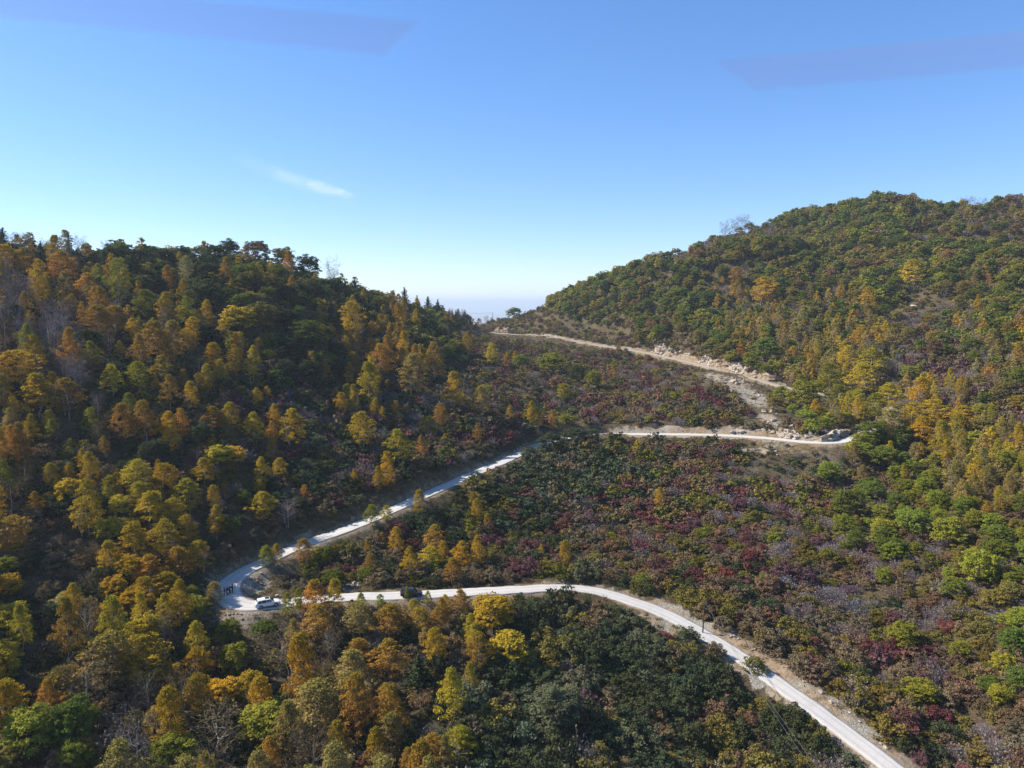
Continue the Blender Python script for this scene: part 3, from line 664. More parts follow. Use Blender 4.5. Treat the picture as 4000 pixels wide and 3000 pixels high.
# trees and bushes picked out one by one: centre of the crown, crown width and height in the photograph
NOTABLE = [(841,1409,80,110,B,'golden'),(989,1433,70,130,B,'yellow'),(736,1343,70,90,B,'golden'),(992,1686,80,120,B,'yellow'),(1146,1686,100,140,B,'yellow'),(748,1560,60,110,B,'golden'),(561,1560,60,90,O,'green'),(440,1493,80,110,B,'yellow'),(546,1481,90,110,B,'yellow-green'),(639,1451,90,100,B,'golden'),(150,1554,140,150,B,'golden'),(271,1566,110,140,B,'orange'),(480,1665,100,140,B,'orange'),(570,1660,100,150,B,'orange'),(830,1650,80,100,B,'orange'),(900,1640,80,110,B,'golden'),(72,1451,140,130,B,'golden'),(362,1403,70,110,B,'yellow-green'),(338,1132,100,100,B,'orange'),(464,1114,80,160,B,'yellow-green'),
 (923,1258,130,120,O,'yellow'),(1013,1250,140,130,O,'olive'),(814,1174,150,150,O,'dark green'),(1200,1313,130,120,O,'green'),(600,1343,110,140,B,'orange'),(680,1343,100,140,B,'tan'),(380,1264,100,110,B,'orange'),(450,1264,100,110,B,'orange'),(96,1319,70,60,O,'yellow-green'),(567,1204,100,110,B,'yellow-green'),
 (450,1005,110,80,O,'dark green'),(540,1010,100,80,O,'dark green'),(840,1000,100,90,O,'dark green'),(900,985,100,90,O,'dark green'),(1010,985,110,90,O,'russet'),(1110,1000,100,100,O,'olive'),(1200,1050,100,100,O,'dark green'),(500,1060,120,120,O,'dark green'),(100,1040,110,110,B,'orange'),(30,1020,110,100,B,'golden'),(250,1060,110,120,B,'orange'),
 (1378,1276,90,150,B,'golden'),(1448,1524,90,170,B,'yellow'),(1484,1421,100,120,B,'orange'),(1574,1379,60,130,B,'golden'),(1616,1481,100,150,B,'tan'),(1695,1427,80,140,B,'orange'),(1773,1536,95,130,B,'golden'),(1381,1433,70,90,B,'orange'),(1411,1692,100,130,B,'yellow'),(1559,1759,100,130,B,'yellow'),(1719,1632,50,90,B,'orange'),(1743,1729,50,60,B,'orange'),(1647,1753,40,100,B,'orange'),(1671,1674,70,80,B,'yellow-green'),(1876,1578,80,110,B,'tan'),(1824,1355,45,95,B,'golden'),(1918,1390,50,80,B,'yellow'),
 (2316,1481,65,90,O,'yellow-green'),(2159,1427,120,90,O,'yellow-green'),(2032,1415,70,60,O,'yellow-green'),(2256,1469,70,80,O,'dark green'),(2177,1490,90,60,S,'reddish brown'),(2210,1644,60,50,O,'bright green'),(2201,1536,60,60,B,'yellow'),(1987,1698,70,65,S,'crimson'),(2512,1472,60,45,S,'crimson'),(2010,1228,60,50,O,'green'),
 (1393,1100,90,90,C_,'dark green'),(1580,1138,60,85,C_,'blue-green'),(1628,1165,45,70,C_,'russet'),(1674,1174,50,78,C_,'blue-green'),(1710,1180,44,66,C_,'blue-green'),(1755,1225,44,50,C_,'russet'),(1790,1222,40,62,C_,'blue-green'),(1815,1225,36,60,C_,'blue-green'),
 (12,915,55,95,C_,'blue-green'),(50,950,50,70,N_,'grey'),(81,945,50,60,N_,'mauve'),(160,968,44,60,C_,'blue-green'),(307,985,46,66,C_,'blue-green'),(265,995,40,50,N_,'grey'),(205,975,40,50,N_,'grey'),(1296,1040,70,60,N_,'mauve'),(1230,1020,50,50,N_,'grey'),(2830,890,44,36,N_,'mauve'),(2866,878,44,36,N_,'mauve'),(2905,864,60,36,N_,'russet'),(3770,800,80,44,N_,'russet'),(3830,802,60,44,N_,'russet'),
 (3306,1411,95,95,B,'yellow'),(3402,1423,120,95,B,'yellow'),(3360,1321,70,80,B,'golden'),(3414,1327,60,75,B,'orange'),(3478,1333,85,80,B,'tan'),(3445,1279,60,65,B,'yellow'),(3384,1182,80,90,B,'golden'),(3559,1074,90,90,B,'yellow'),(2980,1146,100,100,B,'golden'),(2872,1086,60,70,B,'orange'),(2993,1375,120,110,O,'green'),(3047,1544,70,70,O,'bright green'),(3143,1550,140,125,O,'yellow-green'),(3234,1496,110,120,B,'yellow-green'),(3360,1490,110,110,B,'yellow'),(3595,1544,100,110,B,'golden'),(3644,1616,110,90,B,'golden'),(3758,1640,110,90,B,'golden'),(3306,1640,70,60,O,'yellow-green'),(3149,1628,90,50,O,'yellow-green'),(3553,1460,80,70,O,'yellow-green'),(3470,1560,90,100,B,'yellow'),
 (3238,1847,90,90,O,'bright green'),(3310,1975,130,130,O,'green'),(3400,1925,110,100,O,'green'),(3571,2046,150,120,O,'bright green'),(3708,2085,120,130,O,'yellow-green'),(3824,2220,150,150,O,'bright green'),(3900,2170,120,120,O,'green'),(3528,2487,120,120,O,'yellow-green'),(3593,2711,130,120,O,'yellow-green'),(3701,2444,90,60,S,'crimson'),(2927,2176,115,80,S,'crimson'),(3070,2220,110,100,S,'purple'),(3150,2250,110,90,S,'purple'),(2710,2248,120,90,S,'crimson'),(2942,1930,55,55,S,'yellow'),(3954,2523,120,140,O,'green'),(3853,1995,50,60,B,'orange'),(3980,2668,120,140,O,'green'),(3390,2523,110,85,S,'crimson'),(2812,1908,80,60,S,'dark red'),(2812,2075,90,55,S,'russet'),(3450,1790,110,100,O,'green'),(3370,1760,80,70,O,'bright green'),(3500,1740,90,80,O,'green'),(3490,1650,90,100,B,'tan'),(3385,1722,70,60,O,'bright green'),(3405,1695,110,104,O,'green'),(3472,1668,100,110,B,'tan'),(3350,1722,60,60,O,'yellow-green'),(3440,1700,80,90,B,'yellow-green'),(430,2080,110,120,O,'yellow'),(500,2230,110,120,O,'golden'),(650,2300,120,110,B,'golden'),(560,2320,110,110,B,'golden'),(780,2180,90,110,B,'golden'),(430,2180,100,110,B,'golden'),(680,2020,100,120,B,'yellow'),(550,1950,100,110,B,'yellow'),(3440,1715,60,60,O,'green'),(3330,1750,60,50,O,'yellow-green'),(3560,1640,90,110,B,'yellow'),(3600,1690,100,100,B,'golden'),(3420,1600,80,100,B,'yellow-green'),(3350,1585,90,100,B,'yellow'),(3270,1560,90,90,B,'yellow-green'),(3530,1700,80,80,O,'green'),
 (1926,2400,180,160,O,'golden'),(1984,2535,150,140,O,'golden'),(1514,1843,60,140,B,'golden'),(1637,1974,55,100,B,'yellow'),(1452,2017,60,75,B,'yellow-green'),(1510,2010,50,60,B,'yellow'),(1546,2125,65,110,B,'golden'),(1702,2118,90,110,B,'orange'),(1803,2180,80,110,B,'golden'),(1680,2190,90,90,B,'yellow'),(2335,1937,85,80,S,'crimson'),(1904,2060,85,75,S,'dark red'),(2208,1966,95,50,T_,'mauve'),(2295,2176,60,50,S,'purple'),(2577,2205,120,95,S,'dark red'),(2194,2330,160,110,S,'dark green'),(2548,2038,100,60,S,'crimson'),(1637,2640,130,160,C_,'dark green'),(2165,2776,210,200,O,'grey-green'),(1796,2921,120,140,B,'yellow'),(1644,2748,100,100,N_,'orange'),(1593,2914,60,110,O,'green'),(2346,2827,90,130,S,'reddish brown'),(2200,2516,50,70,O,'yellow-green'),(2235,2510,50,60,S,'russet'),(2505,2567,45,35,S,'crimson'),(2194,2603,95,80,T_,'mauve'),
 (275,1923,110,110,O,'yellow'),(205,1945,70,50,O,'golden'),(1096,1843,60,90,B,'golden'),(1027,1988,110,110,B,'golden'),(929,1916,50,60,N_,'russet'),(1040,2180,60,80,B,'yellow-green'),(1080,2170,50,75,B,'golden'),(1186,2160,70,90,B,'orange'),(50,2104,150,140,B,'orange'),(448,2299,100,100,O,'golden'),(521,2357,120,120,O,'golden'),(405,2415,100,110,O,'golden'),(897,2473,100,110,O,'green'),(1034,2473,100,100,O,'green'),(839,2321,70,80,B,'tan'),(752,2328,70,70,B,'yellow-green'),(767,2379,110,110,O,'yellow-green'),(615,2813,110,150,O,'golden'),(130,2870,200,230,O,'yellow-green'),(290,2830,190,210,O,'green'),(29,2776,110,140,O,'golden'),(984,2690,120,140,O,'golden'),(868,2711,130,120,O,'golden'),(919,2581,130,140,O,'yellow-green'),(1100,2567,190,160,N_,'brown'),(1230,2776,210,200,B,'tan'),(853,2870,220,190,N_,'brown'),(440,2588,190,190,B,'tan'),(570,2590,190,190,B,'golden'),(774,2603,110,130,B,'golden'),(260,2357,100,80,B,'tan'),(268,2646,90,80,B,'golden'),(1302,2928,100,90,O,'green'),
 (1225,2345,110,130,B,'orange'),(1309,2335,75,120,B,'golden'),(1130,2375,50,100,B,'yellow-green'),(1165,2350,40,90,B,'yellow-green'),
 (1411,2352,40,60,B,'yellow-green'),(1485,2360,36,64,B,'yellow-green'),(1592,2315,26,60,C_,'yellow-green'),(1615,2375,60,60,B,'yellow'),(1672,2345,30,60,B,'yellow-green'),(1740,2370,50,80,B,'golden'),(1800,2355,70,90,B,'orange'),
 (540,1870,120,120,B,'yellow'),(640,1890,110,130,B,'golden'),(730,1950,110,130,B,'golden'),(470,1990,90,110,O,'yellow'),(590,2000,130,130,B,'golden'),(520,2130,110,150,B,'golden'),(640,2110,110,130,B,'golden'),(735,2090,90,130,B,'golden'),(590,2240,120,120,B,'orange'),(700,2210,110,120,B,'orange'),(850,1790,110,100,O,'yellow'),(920,1790,100,90,O,'golden'),(800,1850,90,100,B,'golden'),
 (1240,2440,130,130,B,'orange'),(1400,2430,120,130,B,'tan'),(1520,2440,120,130,B,'orange'),(1640,2440,110,120,B,'orange'),(1380,2640,150,170,B,'tan'),(1520,2590,140,150,B,'orange'),(1700,2530,90,130,B,'golden'),(1500,2750,90,140,B,'orange'),(1340,2750,140,190,B,'tan'),(1400,2560,110,110,B,'orange'),
 (30,2300,110,110,O,'golden'),(60,2420,110,140,O,'yellow'),(30,2560,90,110,O,'yellow-green'),(30,2210,90,80,O,'yellow-green'),(2950,2590,110,70,S,'olive'),(2410,1700,62,56,S,'dark green'),(2565,1708,74,52,S,'dark green'),(2780,1712,60,40,S,'dark green'),(2245,1712,110,84,O,'dark green'),(2155,1738,110,90,O,'dark green'),(2070,1780,90,70,O,'grey-green'),(2315,1706,70,60,O,'dark green'),(2200,1740,90,60,S,'brown'),(1960,1838,70,50,S,'brown'),
 (2680,2478,110,80,S,'dark green'),(2790,2535,90,74,S,'brown'),(3190,2865,120,90,S,'olive'),(3310,2965,110,80,S,'grey-green'),(2450,2400,80,60,S,'dark green'),(2030,2335,70,50,S,'dark green'),(1330,2120,60,44,S,'grey-green'),(1480,2065,50,36,S,'dark green'),(3080,2790,170,110,S,'dark green')]

# ------------------------------------------------------------------ scatter
SEEDA = np.array([(a, b) for a, b, _ in SEEDS], float); SEEDC = [c for _, _, c in SEEDS]
items = []      # dict(kind, col, x,y,z, w,h, notable)
for (cx, cy, wp, hp_, k, c) in NOTABLE:
    X, Y, Z, ok = hit(np.array([float(cx)]), np.array([cy + hp_ * 0.5]))
    sky_line = not ok[0]
    if sky_line or (cy < 1240 and Y[0] > 0 and k in (C_, N_, O, B)):
        # stands on a ridge: walk down the column until the ground is met and keep the top where it is
        for yy in range(int(cy + hp_ * 0.5), int(cy + hp_ * 0.5) + 90, 6):
            X, Y, Z, ok = hit(np.array([float(cx)]), np.array([float(yy)]))
            if ok[0]: break
    D = proj(X, Y, Z)[2][0]; w = wp * D / F
    base_py = proj(X, Y, Z)[1][0]
    h = max((base_py - (cy - hp_ / 2)) * D / F / 0.93, hp_ * D / F * 0.9)
    if k in (S, T_): h = min(h, w * 0.8)
    if k == B: h *= 1.08; w *= 1.12
    if k == C_: w *= 1.3; h *= 0.72 if cy < 1300 else 1
    h = min(h, w * {B: 2.3, O: 1.3, N_: 1.9, C_: 1.7}.get(k, 0.8))
    items.append(dict(kind=k, col=c, x=float(X[0]), y=float(Y[0]), z=float(Z[0]), w=w * 1.05, h=h, note=True, px=cx, py=cy))

def candidates(y0, y1, s):
    ys = np.arange(y0, y1, s); out = []
    for i, y in enumerate(ys):
        xs = np.arange(-0.80 * y - 12, 0.80 * y + 12, s) + (i % 2) * s / 2
        out.append(np.stack([xs + rng.uniform(-.45, .45, len(xs)) * s, y + rng.uniform(-.45, .45, len(xs)) * s], 1))
    return np.concatenate(out)
RS_ = full[::2]; rpx, rpy, rD = proj(RS_[:, 0], RS_[:, 1], RS_[:, 2] + 0.2)
prot = np.ones(len(RS_), bool)
prot &= ~((rpx > 3330) & (rpy > 1500) & (rpy < 1730)); prot &= ~((rpx > 3090) & (rpy < 1600)); prot &= ~(rpx < 1800) | (rpy > 1400)
prot &= ~((rpx > 1780) & (rpx < 2330) & (rpy < 1900) & (rpy > 1690) & (rng.random(len(RS_)) < 0.95)); prot &= ~((rpx > 1150) & (rpx < 1800) & (rpy < 2200) & (rng.random(len(RS_)) < 0.12))
prot &= ~((rpx > 2350) & (rpx < 2560) & (rpy < 1460)); prot &= ~((rpx > 2140) & (rpx < 2240) & (rpy > 2200))
prot &= ~((rpx > 2560) & (rpx < 2700) & (rpy > 2300) & (rng.random(len(RS_)) < 0.5))
def visible(x, y, ztop):
    t = np.linspace(0.25, 0.985, 90)[None]
    return (hz(x[:, None] * t, y[:, None] * t) < (ztop[:, None] * t + 0.3)).all(1)
def scatter(c, tree):
    x, y = c[:, 0], c[:, 1]; z = hz(x, y); dr = look(DR, x, y)
    cx, cy, D = proj(x, y, z + (4 if tree else 1.2))
    jit = rng.normal(0, 42, (len(x), 2)) * np.minimum(1.0, 220 / np.maximum(y, 1))[:, None]
    near = ((np.stack([cx, cy], 1) + jit)[:, None] - SEEDA[None]); near[..., 1] *= 1.25
    cls = (near ** 2).sum(2).argmin(1)
    sc = scree_mask(x, y); bk = look(BK, x, y)
    vis = visible(x, y, z + (9 if tree else 3.0)) & (cx > -260) & (cx < 4260) & (cy < 3350)
    mn = np.array([(m['x'], m['y'], m['w']) for m in items if m['kind'] in (B, O, N_, C_) or not tree])
    coh = vnoise(x / 7.5, y / 7.5, 77 + tree) + 0.6 * vnoise(x / 26, y / 26, 79 + tree); coh = coh.argsort().argsort() / len(coh) * 2.0
    for i in np.where(vis)[0]:
        spec = CLS[SEEDC[cls[i]]][0 if tree else 1]
        if rng.random() > spec[0] or not spec[1]: continue
        ww = np.array([s[0] for s in spec[1]], float); u_ = (coh[i] + rng.normal(0, 0.16 if not tree else 0.3)) % 1.0; s = spec[1][int(min(np.searchsorted(np.cumsum(ww / ww.sum()), u_), len(ww) - 1))]
        k, c_ = s[1], s[2]; far = float(np.clip((y[i] - 180) / 250, 0, 1))
        if k == O: w = rng.uniform(4.2, 8.2) * (1 + 0.22 * far); h = w * rng.uniform(0.85, 1.15)
        elif k == B: w = rng.uniform(2.9, 6.2) * (1 + 0.15 * far); h = w * rng.uniform(1.4, 2.2)
        elif k == N_: w = rng.uniform(4, 6.5); h = w * rng.uniform(1.2, 1.8)
        elif k == C_: w = rng.uniform(3.2, 4.6); h = w * rng.uniform(1.7, 2.4)
        else: w = rng.uniform(2.8, 6.4) * (1 + 0.1 * far); h = w * rng.uniform(0.5, 0.75)
        w *= spec[2]; h *= spec[2]
        if sc[i] > 0.5 and (tree or rng.random() < 0.45): continue
        if bk[i] > 0.5 and (tree or rng.random() < 0.85): continue
        if dr[i] < 3.4 + 0.36 * w: continue
        if len(mn):
            dd = np.hypot(mn[:, 0] - x[i], mn[:, 1] - y[i])
            if (dd < 0.5 * mn[:, 2] * (0.9 if tree else 0.55) + (0.25 * w if tree else 0)).any(): continue
        # keep the open stretches of the road in sight
        wp = w * F / D[i] * 0.5
        for tr in range(3):
            tp = proj(x[i], y[i], z[i] + h)[1]; bp = proj(x[i], y[i], z[i])[1]
            hidden = prot & (rD < D[i] + 400) & (rD > D[i] + 1.0) & (np.abs(rpx - cx[i]) < wp * 0.95) & (rpy > tp - 8) & (rpy < bp)
            if not hidden.any(): break
            w *= 0.6; h *= 0.6; wp *= 0.6
        else: continue
        if tree and h < 3: k, w, h = S, w * 0.9, w * 0.55
        if w < 0.8: continue
        items.append(dict(kind=k, col=c_, x=float(x[i]), y=float(y[i]), z=float(z[i]), w=w, h=h, note=False, px=float(cx[i]), py=float(proj(x[i], y[i], z[i] + h * 0.55)[1])))
scatter(candidates(82, 260, 4.2), True)
scatter(candidates(260, 660, 5.2), True)
scatter(candidates(82, 260, 3.0), False)
scatter(candidates(260, 640, 4.6), False)

# drop what trees standing in front wholly hide, and count how much of each one shows (a coarse depth-sorted picture)
BW, BH = 1000, 750
buf = np.full((BH, BW), -1, np.int32); dep = np.full((BH, BW), 1e9, np.float32)
gxx, gyy = np.meshgrid((np.arange(200) + .5) * 20, (np.arange(150) + .5) * 20)
hx, hy, hzv, hok = hit(gxx.ravel(), gyy.ravel())
gdep = np.where(hok, proj(hx, hy, hzv)[2], 1e9).reshape(150, 200)
dep[:] = np.kron(gdep, np.ones((5, 5)))[:BH, :BW] + 6
for i, it in enumerate(items):
    it['D'] = float(proj(it['x'], it['y'], it['z'])[2])
order = sorted(range(len(items)), key=lambda i: -items[i]['D'])
for i in order:
    it = items[i]; zc = it['z'] + it['h'] * (0.55 if it['kind'] in (B, N_, O) else 0.45)
    X, Y, D = proj(it['x'], it['y'], zc); a = it['w'] * F / D / 2 / 4; b = it['h'] * F / D / 2 / 4 * (0.85 if it['kind'] in (B, O, N_) else 1)
    X, Y = X / 4, Y / 4
    x0, x1, y0, y1 = int(max(X - a, 0)), int(min(X + a + 1, BW)), int(max(Y - b, 0)), int(min(Y + b + 1, BH))
    if x1 <= x0 or y1 <= y0: continue
    yy, xx = np.mgrid[y0:y1, x0:x1]
    m = (((xx - X) / max(a, 1)) ** 2 + ((yy - Y) / max(b, 1)) ** 2 < 0.85) & (dep[y0:y1, x0:x1] > D)
    buf[y0:y1, x0:x1][m] = i; dep[y0:y1, x0:x1][m] = D
cnt = np.bincount(buf[buf >= 0].ravel(), minlength=len(items))
for i, it in enumerate(items): it['seen'] = int(cnt[i])
kept = [it for it in items if it['seen'] > 0 or rng.random() < 0.6]
print('plants', len(items), 'kept', len(kept))

# ------------------------------------------------------------------ wording of the labels
PLACES = [(150, 960, 'on the skyline of the high knoll end'), (600, 1050, 'where the wooded knoll skyline dips'), (1000, 1020, 'on the rounded top of the wooded knoll'),
 (1400, 1130, 'on the knoll edge above the saddle'), (1700, 1230, 'among the conifers beside the saddle'), (200, 1280, 'by the grey bare grove under the knoll'), (550, 1300, 'beside the bare grove under the knoll'),
 (950, 1300, 'on the shaded knoll slope under its top'), (1300, 1350, 'on the shaded slope under the knoll edge'), (1650, 1450, 'in the tall golden grove under the conifers'), (150, 1560, 'on the shaded slope below the bare grove'),
 (520, 1600, 'midway down the shaded slope below the knoll'), (900, 1650, 'among scattered golden trees on the slope'), (1300, 1750, 'on the dark scrub above the middle road'), (1700, 1700, 'in the dark hollow above the middle road'),
 (150, 1900, 'on the steep slope beyond the golden grove'), (600, 2000, 'in the big golden grove above the hairpin'), (1000, 1980, 'in shade above the road beyond the hairpin'), (1450, 1980, 'beside the rising road past the hairpin'),
 (150, 2300, 'in the dark wood below the grove'), (550, 2380, 'in the golden wood beside the hairpin'), (1000, 2450, 'under the stony edge by the white car'), (1150, 2230, 'on the wedge of ground inside the hairpin'),
 (1250, 2400, 'between the white car and the black car'), (1700, 2180, 'above the lower road near the black car'), (1600, 2450, 'just below the black car'), (1950, 2450, 'beside the big golden tree below the road'),
 (300, 2650, 'in the brown thicket near the bottom'), (250, 2880, 'by the big yellow-green tree in the corner'), (750, 2800, 'in the bare, golden wood at the bottom'), (1100, 2700, 'in the tan birch wood below the hairpin'),
 (1450, 2700, 'in the orange birch wood below the black car'), (1650, 2880, 'at the bottom, beside the dark conifer'), (2000, 2800, 'around the rounded grey-green tree'), (2300, 2450, 'in the dark thicket hugging the road bend'),
 (2500, 2700, 'in the dark thicket below the lower road'), (2850, 2850, 'in the reddish thicket under the cable'), (2100, 2050, 'in the dark scrub between lower and middle roads'), (2300, 1850, 'in the dark scrub just below the middle road'),
 (2600, 1900, 'on the scrub slope below the middle road'), (2600, 2150, 'midway down the scrub above the utility pole'), (2950, 2100, 'near the large crimson bush on the slope'), (3000, 2400, 'on the scrub slope above the earth bank'),
 (3250, 2300, 'in the mauve scrub of the open slope'), (3300, 2650, 'above the lower road earth bank'), (3600, 2600, 'around the lone yellow-green trees'), (3850, 2850, 'in the corner slope above the earth bank'),
 (3350, 1900, 'beside the green trees below the road bend'), (3650, 2050, 'in the bright green stand on the slope'), (3900, 2300, 'in the green stand at the frame edge'), (3800, 1800, 'in the yellow stand beyond the road bend'),
 (3500, 1600, 'in the yellow birches behind the road bend'), (3200, 1570, 'between the scree and the road bend'), (2900, 1600, 'beside the pale scree between the roads'), (2550, 1550, 'on reddish scrub between middle and upper roads'),
 (2200, 1480, 'around the yellow-green trees between roads'), (1950, 1400, 'on the brown slope under the saddle road'), (2000, 1600, 'in the brown hollow above the middle road'), (2100, 1270, 'on the grassy rise beside the saddle'),
 (2450, 1300, 'on the grassy bank above the dirt road'), (2350, 1170, 'at the foot of the ridge by the saddle'), (2600, 1090, 'on the lower shoulder of the mountain'), (2850, 1150, 'on the mountainside above the rock cutting'),
 (2950, 1350, 'just above the rock cutting'), (3150, 1300, 'in the tan birch belt on the mountainside'), (3400, 1350, 'in the ravine birches under the mountain'), (2950, 930, 'on the rear ridge leading to the summit'),
 (3200, 880, 'on the skyline climbing to the summit'), (3450, 900, 'on the rounded summit of the mountain'), (3300, 1080, 'on the green face under the summit'), (3650, 1080, 'near the pale rock high on the mountainside'),
 (3850, 880, 'on the ridge past the summit'), (3900, 1200, 'on the upper mountainside at the edge'), (3600, 1280, 'beside the grassy glade on the mountainside'), (3750, 1480, 'in the purple scrub on the mountainside')]
PLA = np.array([(a, b) for a, b, _ in PLACES], float)
ORD = ['first', 'second', 'third', 'fourth', 'fifth', 'sixth', 'seventh', 'eighth', 'ninth', 'tenth', 'eleventh', 'twelfth', 'thirteenth', 'fourteenth', 'fifteenth', 'sixteenth', 'seventeenth', 'eighteenth', 'nineteenth', 'twentieth']
NOUN = {B: 'birch', O: 'broadleaf tree', S: 'leafy shrub', T_: 'twiggy shrub', N_: 'bare tree', C_: 'conifer'}
CAT = {B: 'birch tree', O: 'broadleaf tree', S: 'shrub', T_: 'shrub', N_: 'bare tree', C_: 'conifer'}
GRP = {B: 'birches in autumn leaf on the slopes', O: 'broadleaf trees on the slopes', S: 'shrubs of the hillside scrub', T_: 'shrubs of the hillside scrub', N_: 'bare and thinly leaved trees', C_: 'conifers on the slopes and skyline'}
def word_labels(sel):
    def bucket(things):
        d = {}
        for it in things: d.setdefault((it['col'], NOUN[it['kind']], it['pl']), []).append(it)
        return d
    for it in sel:
        it['pl'] = int(((PLA - np.array([it['px'], it['py']])) ** 2).sum(1).argmin())
    for (c, nn, pl), L in bucket(sel).items():
        L.sort(key=lambda t: t['px'])
        art = PLACES[pl][2]
        if len(L) == 1: L[0]['label'] = f'{c} {nn} {art}'
        elif len(L) == 2:
            a, b = sorted(L, key=lambda t: t['w'])
            if b['w'] > 1.2 * a['w']: a['label'] = f'{c} {nn} {art}, smaller of two'; b['label'] = f'{c} {nn} {art}, larger of two'
            else: L[0]['label'] = f'{c} {nn} {art}, the left one'; L[1]['label'] = f'{c} {nn} {art}, the right one'
        else:
            for q, it in enumerate(L):
                o = 'leftmost' if q == 0 else 'rightmost' if q == len(L) - 1 else (ORD[q] if q < 20 else f'number {q + 1}') + ' from left'
                it['label'] = f'{c} {nn} {art}, {o}'

kind_n = {}
for k, cap in ((B, 300), (O, 300), ('shr', 300), (N_, 300), (C_, 300)):
    L = [it for it in kept if (it['kind'] in (S, T_) if k == 'shr' else it['kind'] == k)]
    L.sort(key=lambda it: (-(it['seen'] + (8 if it['note'] and it['seen'] > 3 else 0))))
    for q, it in enumerate(L): it['solo'] = q < cap and it['seen'] >= 1 and (it['px'] > -20 and it['px'] < 4020 and it['py'] < 3020)
    print(k, len(L), sum(it['solo'] for it in L))
solo = [it for it in kept if it['solo']]
rest = [it for it in kept if not it['solo']]
word_labels(solo)
def shade(c, sc_=1.0):
    a = np.array(COL[c]) * sc_; f = rng.uniform(0.78, 1.22); hsh = rng.normal(0, 0.07)
    return [float(a[0] * f * (1 + hsh)), float(a[1] * f), float(a[2] * f * (1 - hsh)), 1.0]
for it in kept: it['tcol'] = shade(it['col'], 0.68 if it['kind'] == S and it['col'] == 'yellow-green' else 0.80 if it['kind'] == S and it['col'] == 'olive' else 1.0); it['rot'] = rng.uniform(0, 6.28)
for it in solo:
    k = it['kind']; tilt = (rng.normal(0, 0.03), rng.normal(0, 0.03))
    root = empty(k, (it['x'], it['y'], it['z'] - 0.1), 0, label=it['label'], category=CAT[k], group=GRP[k])
    root.rotation_euler = (tilt[0], tilt[1], it['rot']); root.scale = (it['w'], it['w'] * rng.uniform(0.88, 1.1), it['h'])
    parts = VAR[k][rng.integers(len(VAR[k]))]
    for pn, me in parts.items():
        p = link(pn, me, root)
        if pn == 'twigs': p['tcol'] = [v * 0.85 for v in (it['tcol'] if it['col'] not in ('orange', 'russet') else shade('brown'))]
        else: p['tcol'] = it['tcol']

# ------------------------------------------------------------------ the uncountable rest of the woods and scrub
def stuff_scatter(name, recs, keys, label, cat):
    """one object: a point cloud of plants, each point drawn as one of the plant meshes"""
    lib = bpy.data.collections.new(name + '_kinds'); nm = []
    off = {}
    for kk in keys:
        off[kk] = len(nm)
        for v in VAR[kk]:
            me = list(v.values())[-1] if len(v) == 1 or kk != 'bare_tree' else v['twigs']
            o = bpy.data.objects.new('%s_%03d' % (name, len(nm)), me); lib.objects.link(o); nm.append(o)
    P, S_, R_, I_, C2 = [], [], [], [], []
    for it, kk in recs:
        P.append((it['x'], it['y'], it['z'] - 0.1)); S_.append((it['w'], it['w'], it['h'])); R_.append((0, 0, it['rot']))
        I_.append(off[kk] + int(rng.integers(len(VAR[kk])))); C2.append(it['tcol'])
    me = bpy.data.meshes.new(name); me.vertices.add(len(P)); me.vertices.foreach_set('co', np.array(P, np.float32).ravel())
    for an, ty, key, arr in (('scl', 'FLOAT_VECTOR', 'vector', S_), ('rot', 'FLOAT_VECTOR', 'vector', R_), ('tcol', 'FLOAT_COLOR', 'color', C2)):
        a = me.attributes.new(an, ty, 'POINT'); a.data.foreach_set(key, np.array(arr, np.float32).ravel())
    a = me.attributes.new('idx', 'INT', 'POINT'); a.data.foreach_set('value', np.array(I_, np.int32))
    ob = link(name, me, label=label, category=cat, kind='stuff')
    g = bpy.data.node_groups.new(name, 'GeometryNodeTree')
    g.interface.new_socket('Geometry', in_out='INPUT', socket_type='NodeSocketGeometry'); g.interface.new_socket('Geometry', in_out='OUTPUT', socket_type='NodeSocketGeometry')
    gi, go = g.nodes.new('NodeGroupInput'), g.nodes.new('NodeGroupOutput')
    iop = g.nodes.new('GeometryNodeInstanceOnPoints'); ci = g.nodes.new('GeometryNodeCollectionInfo')
    ci.inputs['Collection'].default_value = lib; ci.inputs['Separate Children'].default_value = True; ci.inputs['Reset Children'].default_value = True
    iop.inputs['Pick Instance'].default_value = True
    def na(nm_, ty):
        x = g.nodes.new('GeometryNodeInputNamedAttribute'); x.data_type = ty; x.inputs['Name'].default_value = nm_; return x
    x1, x2, x3 = na('scl', 'FLOAT_VECTOR'), na('rot', 'FLOAT_VECTOR'), na('idx', 'INT')
    g.links.new(gi.outputs[0], iop.inputs['Points']); g.links.new(ci.outputs[0], iop.inputs['Instance'])
    g.links.new(x3.outputs['Attribute'], iop.inputs['Instance Index']); g.links.new(x1.outputs['Attribute'], iop.inputs['Scale'])
    e2r = g.nodes.new('FunctionNodeEulerToRotation'); g.links.new(x2.outputs['Attribute'], e2r.inputs[0]); g.links.new(e2r.outputs[0], iop.inputs['Rotation'])
    g.links.new(iop.outputs[0], go.inputs[0])
    md = ob.modifiers.new('plants', 'NODES'); md.node_group = g
    return ob
def farkey(it):
    k = it['kind']; near = it['y'] < 200
    return {O: 'broadleaf_tree' if near else 'broadleaf_far', B: 'birch_tree' if near else 'birch_far', S: 'shrub' if near else 'shrub_far', T_: 'twiggy_far', N_: 'bare_tree', C_: 'conifer'}[k]
